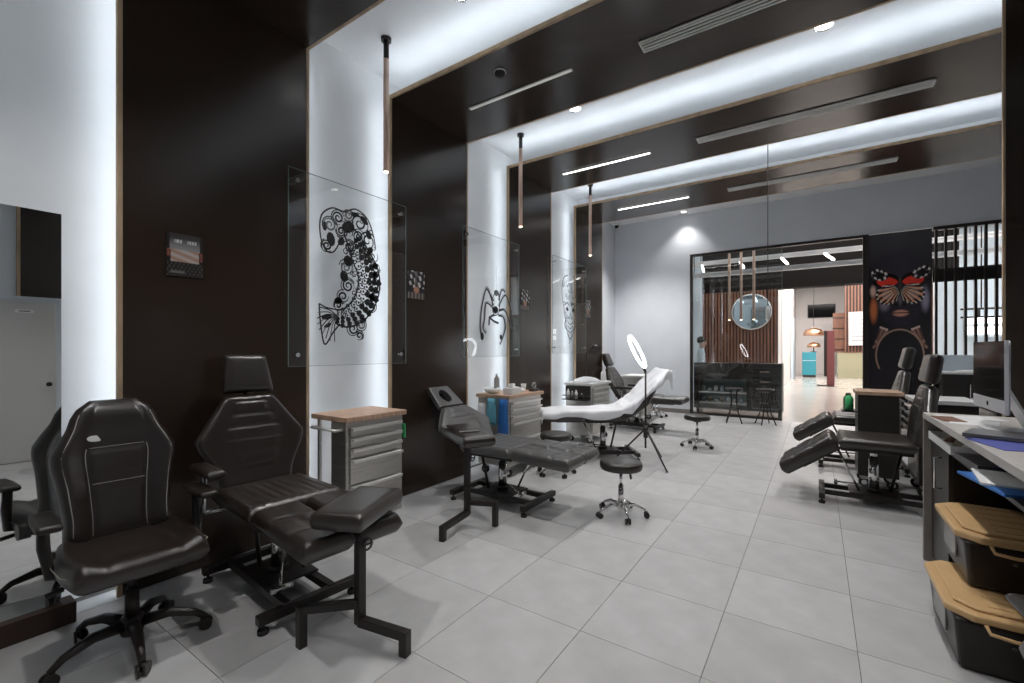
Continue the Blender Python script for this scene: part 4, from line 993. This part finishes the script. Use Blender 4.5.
def bin_box(label, loc, sx, sy, h, rz=0):
    t = thing('storage_bin', label, 'storage bin', loc, rz, 'black storage bins with yellow lids')
    m = MB(); b0, b1 = 0.035, 0.012
    vs = [(b0,b0,0),(sx-b0,b0,0),(sx-b0,sy-b0,0),(b0,sy-b0,0),(b1,b1,h-0.05),(sx-b1,b1,h-0.05),(sx-b1,sy-b1,h-0.05),(b1,sy-b1,h-0.05)]
    m.add(vs, [(0,3,2,1),(4,5,6,7),(0,1,5,4),(1,2,6,5),(2,3,7,6),(3,0,4,7)]); m.build('tub', 'black_bin', t, 0.02, 3)
    B('grip_panel', (0.012,sy*0.3,h*0.30), (0.022,sy*0.7,h*0.72), 'clear_grey', t, 0.004)
    c = 0.07
    ol = [(c,-0.01),(sx-c,-0.01),(sx+0.01,c),(sx+0.01,sy-c),(sx-c,sy+0.01),(c,sy+0.01),(-0.012,sy-c),(-0.012,c)]
    ld = MB().prism(ol, 0.035, Matrix.Translation((0,0,h-0.05))).build('lid', 'yellow_lid', t, 0.010, 3)
    il = [(sx/2+(x-sx/2)*0.84, sy/2+(y-sy/2)*0.86) for x, y in ol]
    MB().prism(il, 0.016, Matrix.Translation((0,0,h-0.016))).build('lid_top', 'yellow_lid', ld, 0.008, 3)
    for k in range(5): MB().box((0.14, 0.10+k*(sy-0.2)/4-0.02, h-0.002), (sx-0.08, 0.10+k*(sy-0.2)/4+0.02, h+0.004)).build('rib', 'yellow_lid', ld, 0.003)
    MB().tube([(sx*0.25,-0.008,h-0.05),(sx*0.27,-0.03,h-0.075),(sx*0.45,-0.035,h-0.082),(sx*0.62,-0.03,h-0.075),(sx*0.64,-0.008,h-0.05)],0.008,8).build('latch_handle', 'yellow_lid', t)
    MB().cyl((sx*0.45,0.02,h*0.55),(sx*0.45,0.004,h*0.56),0.008).build('rivet', 'chrome', t)
    return t
bin_box('black storage bin with yellow lid standing on the floor under the desk', (0.52, 2.90, 0.0), 0.46, 0.64, 0.30)
bin_box('black storage bin with yellow lid stacked on the other bin', (0.60, 3.14, 0.304), 0.42, 0.62, 0.285)

# ------------------------------------------------------------------ shop window: display cabinet, stools, hanging tubes
t = thing('display_cabinet', 'black display cabinet with glass-fronted shelves behind the shop window', 'cabinet', (-2.42, YF+0.15, 0))
W = 1.80
MB().box((0,0,0.14),(W,0.5,0.2)).box((0,0,1.14),(W,0.5,1.2)).box((0,0,0.2),(0.12,0.5,1.14)).box((1.12,0,0.2),(1.22,0.5,1.14)).box((W-0.05,0,0.2),(W,0.5,1.14)).box((0.12,0.46,0.2),(W-0.05,0.5,1.14)).build('carcass', 'frame_dark', t)
MB().box((0.12,0.0,0.84),(1.12,0.06,1.14)).build('top_panel', 'frame_dark', t)
B('back_board', (0.12,0.44,0.2), (1.12,0.459,1.14), 'display_back', t)
for z in (0.28, 0.52): B('shelf', (0.12,0.03,z-0.02), (1.12,0.44,z), 'mall_white', t)
for k, z in enumerate((0.92, 0.70, 0.48, 0.24)):
    dr = B('drawer', (1.23,-0.012,z-0.02), (W-0.06,0.02,z+0.17), 'frame_dark', t, 0.003)
    MB().cyl((1.38,-0.03,z+0.1),(1.56,-0.03,z+0.1),0.007).build('handle', 'brass', dr)
for sx in (0.05, 1.72): B('plinth_foot', (sx,0.04,0.0), (sx+0.06,0.46,0.14), 'frame_dark', t)
B('glass_front', (0.12,0.0,0.2), (1.12,0.006,0.84), 'glass', t)
rnd = random.Random(4)
for z in (0.281, 0.521):
    for k in range(7):
        m = rnd.choice(('white_plastic','display_back','mall_blue','counter_beige')); hh = rnd.uniform(0.06, 0.16); x = -2.24+k*0.135
        o = MB().lathe([(0,0),(0.04,0.003),(0.042,hh*0.7),(0.03,hh*0.8),(0.028,hh),(0,hh)],12).build('jar', m); o.location = (x, YF+0.15+0.2, z)
        tag(o, 'small jar on the %s shelf of the black display cabinet' % ('lower' if z < 0.4 else 'upper'), 'jar', 'jars on the %s display shelf' % ('lower' if z < 0.4 else 'upper'))
def bar_stool(label, loc, rz):
    t = thing('bar_stool', label, 'stool', loc, rz, 'dark stools before the display cabinet')
    MB().lathe([(0,0.72),(0.15,0.72),(0.165,0.705),(0.165,0.69),(0.15,0.68),(0,0.68)],24).build('seat', 'black_metal', t)
    for k in range(4):
        q = R(45+90*k); c, s_ = math.cos(q), math.sin(q)
        MB().tube([(0.08*c,0.08*s_,0.68),(0.06*c,0.06*s_,0.45),(0.11*c,0.11*s_,0.22),(0.20*c,0.20*s_,0.0)],0.012,8).build('leg', 'black_metal', t)
    MB().tube([(0.10*math.cos(q*PI/8),0.10*math.sin(q*PI/8),0.26) for q in range(16)],0.008,6,closed=True).build('foot_ring', 'black_metal', t)
bar_stool('dark bar stool with curved legs before the glass shelves', (-1.42, 10.25, 0), 10)
bar_stool('dark bar stool with curved legs before the cabinet drawers', (-0.86, 10.35, 0), 30)
for k, x in enumerate((-1.70, -1.45, -1.19)):
    t = thing('tube_pendant', 'long pale copper tube hanging behind the shop window, %s of three' % ('first beside the wall', 'middle', 'nearest the doorway')[k], 'pendant lamp', (x, YF+0.45, 4.4), 0, 'tube pendants in the shop window')
    MB().cyl((0,0,0),(0,0,-2.2),0.028,n=16).build('tube', 'brass', t); MB().cyl((0,0,-2.2),(0,0,-2.21),0.022).build('lamp_tip', 'lamp_warm', t); MB().cyl((0,0,0.0),(0,0,1.2),0.004,n=6).build('cord', 'black_metal', t)

# ------------------------------------------------------------------ the mall beyond
struct(B('floor_mall', (-14, YF, -0.2), (20, 40, 0.0), 'mall_floor'))
struct(B('ceiling_mall', (-14, YF+0.2, 5.6), (20, 40, 5.8), 'mall_dark'))
SY = 17.0
def slat_wall(name, x0, x1, y, z0, z1, pitch=0.10):
    b = struct(B(name, (x0, y, z0), (x1, y+0.15, z1), 'slat_back'))
    m = MB(); x = x0+0.01
    while x+0.055 < x1: m.box((x, y-0.04, z0), (x+0.055, y, z1)); x += pitch
    s_ = m.build('slat_cladding', 'slat_brown', b); s_['kind'] = 'stuff'
slat_wall('wall_mall_left', -3.36, -1.06, SY, 0, 3.5)
struct(MB().box((-14, SY-0.4, 0), (-3.36, SY+0.15, 5.6)).build('wall_mall_column', 'mall_blue'))
struct(MB().box((-3.36, SY-0.06, 3.5), (3.2, SY+0.4, 5.6)).build('wall_mall_header', 'mall_dark'))
struct(MB().box((-3.36, SY+0.15, 0), (-1.12, 34, 5.6)).build('wall_mall_shop', 'mall_white'))
struct(MB().box((-3.36, 34, 0), (20, 34.2, 5.6)).build('wall_mall_back', 'mall_white'))
slat_wall('wall_mall_right', 1.25, 6.0, 30.5, 1.4, 5.5, 0.14)
struct(MB().box((3.2, 20.0, 0), (20, 20.2, 5.6)).build('wall_mall_side', 'mall_blue'))
for k, (x0, y0, x1, y1, z) in enumerate(((-1.0, 19, 3.0, 30, 5.55), (-9, 12.4, -3.6, 13.4, 5.55), (2.2, 12.6, 8, 15, 5.55), (-2.8, 15.4, 2.0, 16.2, 5.55), (5, 16.5, 14, 19, 5.55))):
    o = B('fill_light_panel', (x0, y0, z), (x1, y1, z+0.04), 'mall_light')  # added fill panels, unseen overhead, put in to light the mall
    tag(o, ('wide added fill light panel over the white shop in the mall', 'added fill light panel over the mall by the blue column', 'added fill light panel over the mall behind the slat screen', 'narrow added fill light panel before the brown slat wall', 'added fill light panel before the pale blue mall wall')[k], 'ceiling light')
for k, (y, z, m, lb) in enumerate(((12.6, 3.98, 'mall_blue', 'pale blue steel beam just beyond the shop window'), (14.0, 3.62, 'beam_white', 'lower white steel beam under the dark mall ceiling'), (14.9, 4.12, 'beam_white', 'upper white steel beam under the dark mall ceiling'))):
    o = thing('steel_beam', lb, 'beam', (0, y, z))
    MB().box((-9,-0.06,0),(9,0.06,0.022)).box((-9,-0.06,0.10),(9,0.06,0.122)).box((-9,-0.012,0.022),(9,0.012,0.10)).build('beam_profile', m, o)
    MB().cyl((-3,0,0.12),(-3,0,1.65-(z-3.98)),0.01).cyl((3,0,0.12),(3,0,1.65-(z-3.98)),0.01).build('hanger', 'black_metal', o)
for k, x in enumerate((-2.75, -1.7, -0.65, 0.35, 1.2)):
    o = MB().bar((x, 14.05, 3.80), (x-0.18, 14.75, 4.10), 0.05, 0.04).build('tube_light', 'mall_light'); tag(o, 'short white light tube slanting between the mall beams', 'tube light', 'slanting light tubes on the mall beams')
t = thing('round_mirror', 'round blue-tinted mirror disc on the brown slat wall', 'mirror', (-1.82, SY-0.05, 2.78))
MB().lathe([(0,0),(0.58,0),(0.58,0.03),(0.56,0.035),(0,0.035)],48,Euler((R(90),0,0)).to_matrix().to_4x4()).build('disc', 'blue_mirror', t)
MB().tube([(0.585*math.cos(2*PI*k/48), -0.018, 0.585*math.sin(2*PI*k/48)) for k in range(48)],0.02,8,closed=True).build('rim', 'steel_lip', t)
t = thing('totem_sign', 'slim dark red totem sign standing in the mall walkway', 'sign', (0.44, 22.9, 0))
B('foot', (-0.45,-0.25,0), (0.15,0.25,0.03), 'frame_dark', t); B('column', (-0.10,-0.06,0.03), (0.16,0.06,2.3), 'totem_dark', t, 0.01); B('dark_face', (-0.20,-0.07,0.4), (-0.10,0.07,2.3), 'frame_dark', t, 0.005)
t = thing('teal_cabinet', 'small bright teal cabinet under a dome lamp in the mall shop', 'cabinet', (-0.18, 30, 0))
B('body', (-0.5,-0.3,0.12), (0.14,0.3,1.38), 'teal', t, 0.01); B('shelf_line', (-0.5,-0.31,0.9), (0.14,-0.3,0.93), 'mall_blue', t); B('plinth', (-0.48,-0.28,0), (0.12,0.28,0.12), 'frame_dark', t)
def dome(label, loc, r, stem):
    t = thing('dome_lamp', label, 'lamp', loc)
    MB().lathe([(r,0),(r*0.95,r*0.35),(r*0.7,r*0.68),(r*0.3,r*0.82),(0.03,r*0.85),(0.03,r*0.95)],24).build('shade', 'copper', t)
    if stem > 0: MB().cyl((0,0,r*0.9),(0,0,stem),0.012).build('cord', 'black_metal', t)
    else: MB().cyl((0,0,0.1),(0,0,stem),0.03).lathe([(0.16,stem),(0.16,stem+0.03),(0.03,stem+0.05)],16).build('stem', 'frame_dark', t)
    MB().lathe([(0,0.01),(r*0.6,0.01),(r*0.6,0.03),(0,0.03)],20).build('bulb_disc', 'lamp_warm', t)
dome('copper dome lamp hanging over the teal cabinet', (-0.15, 30, 2.3), 0.5, 3.3)
dome('copper dome lamp standing on the teal cabinet', (-0.15, 30, 1.65), 0.32, -0.268)
t = thing('shop_counter', 'pale beige counter before the brown slats in the mall', 'counter', (0.9, 29.6, 0))
B('body', (0,0,0), (4.0,0.6,1.36), 'counter_beige', t, 0.01); B('top', (-0.03,-0.03,1.36), (4.03,0.63,1.40), 'slat_brown', t)
t = thing('notice_board', 'white notice board with thin lines of print on the brown slats', 'notice board', (1.42, 30.3, 1.75))
B('board', (0,0.06,0), (0.85,0.12,1.8), 'paper', t)
for k in range(6): B('print_line', (0.12,0.052,0.25+k*0.22), (0.72,0.06,0.29+k*0.22), 'ink_grey', t)
t = thing('wall_screen', 'black rectangular screen on the white mall shop wall', 'screen', (-0.45, 33.9, 3.55)); B('panel', (0,0,0), (1.35,0.09,0.75), 'screen_black', t, 0.01); B('bezel', (-0.04,0.03,-0.04), (1.39,0.1,0.79), 'frame_dark', t)
dg = struct(B('door_2', (-1.10, 27.0, 0.0), (-1.05, 30.0, 3.2), 'mall_blue'))
t = thing('round_sign', 'faint round white sign on the white mall shop wall', 'sign', (-2.0, 33.9, 3.4)); MB().lathe([(0,0),(0.6,0),(0.6,0.05),(0,0.05)],32,Euler((R(90),0,0)).to_matrix().to_4x4()).build('disc', 'white_plastic', t); B('sign_print', (-0.35,-0.06,-0.05), (0.35,-0.05,0.05), 'ink_grey', t)
sh = thing('wall_shelf', 'dark shelf unit of copper goods beside the totem sign', 'shelf', (0.75, 31.5, 1.4)); B('unit', (0,0,0), (0.9,0.3,2.2), 'slat_brown', sh)
for k in range(4): B('shelf_board', (-0.02,-0.03,0.1+k*0.6), (0.92,0.0,0.15+k*0.6), 'frame_dark', sh)
t = thing('lit_sign', 'glowing pale blue shop sign seen through the slat screen', 'sign', (3.9, 19.9, 1.9))
B('box', (0,0,0), (1.3,0.09,0.75), 'mall_blue', t); 
for k in range(2): B('lit_row', (0.05,-0.02,0.1+k*0.33), (1.25,0.0,0.32+k*0.33), 'linear_lit', t)
t = thing('mall_column', 'greenish square column seen through the slat screen', 'column', (5.6, 18.5, 0)); B('shaft', (0,0,0), (0.9,0.6,3.1), 'display_back', t, 0.01); B('capital', (-0.05,-0.05,3.1), (0.95,0.65,3.25), 'mall_dark', t)
o = thing('steel_truss', 'dark rail with brackets crossing behind the slat screen', 'beam', (3.2, 16.8, 2.35)); MB().box((0,0,0),(5,0.05,0.05)).box((0,0,0.22),(5,0.05,0.27)).build('rail', 'frame_dark', o)
for x in (0.4, 2.5, 4.6): MB().cyl((x,0.025,0.27),(x,0.025,3.25),0.015,n=8).build('hanger', 'black_metal', o)
for k in range(7): B('bracket', (0.3+k*0.7,0,0.05), (0.38+k*0.7,0.05,0.22), 'frame_dark', o)

# person beyond the window
def person():
    t = thing('person', 'person in pale blue shirt and dark trousers standing beyond the shop window', 'person', (-2.52, 12.55, 0), 20)
    J = {'pel':(0,0,0.98,0.145,0.11),'belly':(0.01,0,1.12,0.14,0.105),'chest':(0,0,1.34,0.165,0.115),'neckb':(0.01,0,1.50,0.07,0.065),'neck':(0.02,0,1.56,0.052,0.052),'jaw':(0.04,0,1.63,0.07,0.085),'head':(0.03,0,1.72,0.08,0.10),'crown':(0.02,0,1.80,0.055,0.07),
         'hl':(0.0,0.09,0.90,0.085,0.09),'kl':(0.03,0.10,0.50,0.055,0.06),'al':(-0.01,0.10,0.10,0.038,0.042),'tl':(0.13,0.11,0.035,0.035,0.03),
         'hr':(0.0,-0.09,0.90,0.085,0.09),'kr':(0.02,-0.10,0.50,0.055,0.06),'ar':(-0.03,-0.10,0.10,0.038,0.042),'tr':(0.11,-0.11,0.035,0.035,0.03),
         'sl':(0,0.19,1.44,0.06,0.06),'el':(-0.03,0.24,1.16,0.045,0.045),'wl':(0.10,0.22,0.96,0.03,0.03),'fl':(0.15,0.21,0.88,0.028,0.022),
         'sr':(0,-0.19,1.44,0.06,0.06),'er':(-0.03,-0.24,1.16,0.045,0.045),'wr':(0.14,-0.20,1.02,0.03,0.03),'fr':(0.21,-0.18,0.98,0.028,0.022)}
    E_ = ['pel belly','belly chest','chest neckb','neckb neck','neck jaw','jaw head','head crown','pel hl','hl kl','kl al','al tl','pel hr','hr kr','kr ar','ar tr','chest sl','sl el','el wl','wl fl','chest sr','sr er','er wr','wr fr']
    K = list(J); me = bpy.data.meshes.new('body'); me.from_pydata([J[k][:3] for k in K], [tuple(K.index(q) for q in e.split()) for e in E_], [])
    ob = bpy.data.objects.new('body', me); COL.objects.link(ob); ob.parent = t
    md = ob.modifiers.new('skin', 'SKIN'); md.use_smooth_shade = True
    for i, k in enumerate(K): me.skin_vertices[0].data[i].radius = (J[k][3], J[k][4])
    me.skin_vertices[0].data[0].use_root = True
    ob.modifiers.new('sub', 'SUBSURF').levels = 2; ob.modifiers['sub'].render_levels = 2
    # clothes by height on the one body mesh
    m = bpy.data.materials.new('person_clothes'); m.use_nodes = True; nt = m.node_tree; b = nt.nodes['Principled BSDF']; b.inputs['Roughness'].default_value = 0.8
    tc = nt.nodes.new('ShaderNodeTexCoord'); sp = nt.nodes.new('ShaderNodeSeparateXYZ'); mr = nt.nodes.new('ShaderNodeMapRange'); cr = nt.nodes.new('ShaderNodeValToRGB')
    mr.inputs[1].default_value = 0; mr.inputs[2].default_value = 1.85
    nt.links.new(tc.outputs['Object'], sp.inputs[0]); nt.links.new(sp.outputs['Z'], mr.inputs[0]); nt.links.new(mr.outputs[0], cr.inputs[0]); nt.links.new(cr.outputs[0], b.inputs['Base Color'])
    cr.color_ramp.interpolation = 'CONSTANT'; e = cr.color_ramp.elements
    e[0].position = 0; e[0].color = (0.02,0.02,0.02,1); e[1].position = 0.06; e[1].color = (0.015,0.016,0.02,1)
    for p, c in ((0.545,(0.58,0.70,0.76,1)), (0.835,(0.50,0.33,0.25,1))):
        q = e.new(p); q.color = c
    me.materials.append(m)
    MB().lathe([(0.094,0.0),(0.105,0.05),(0.095,0.11),(0.06,0.15),(0,0.165)],20,Matrix.Translation((0.012,0,1.70)) @ Euler((0,R(-12),0)).to_matrix().to_4x4()).build('hair', 'hair', t)
    fc = MB().lathe([(0,-0.01),(0.012,0),(0.014,0.02),(0.006,0.04),(0,0.045)],8,Matrix.Translation((0.125,0,1.655))); fc.build('nose', 'skin', t)
    for s_ in (-1, 1):
        MB().lathe([(0,-0.008),(0.009,0),(0,0.008)],8,Matrix.Translation((0.115,s_*0.033,1.705))).build('eye', 'hair', t)
        MB().lathe([(0,-0.03),(0.016,-0.01),(0.018,0.02),(0,0.032)],8,Matrix.Translation((0.03,s_*0.088,1.68))).build('ear', 'skin', t)
    MB().box((0.112,-0.022,1.612),(0.122,0.022,1.62)).build('mouth', 'totem_red', t)
person()
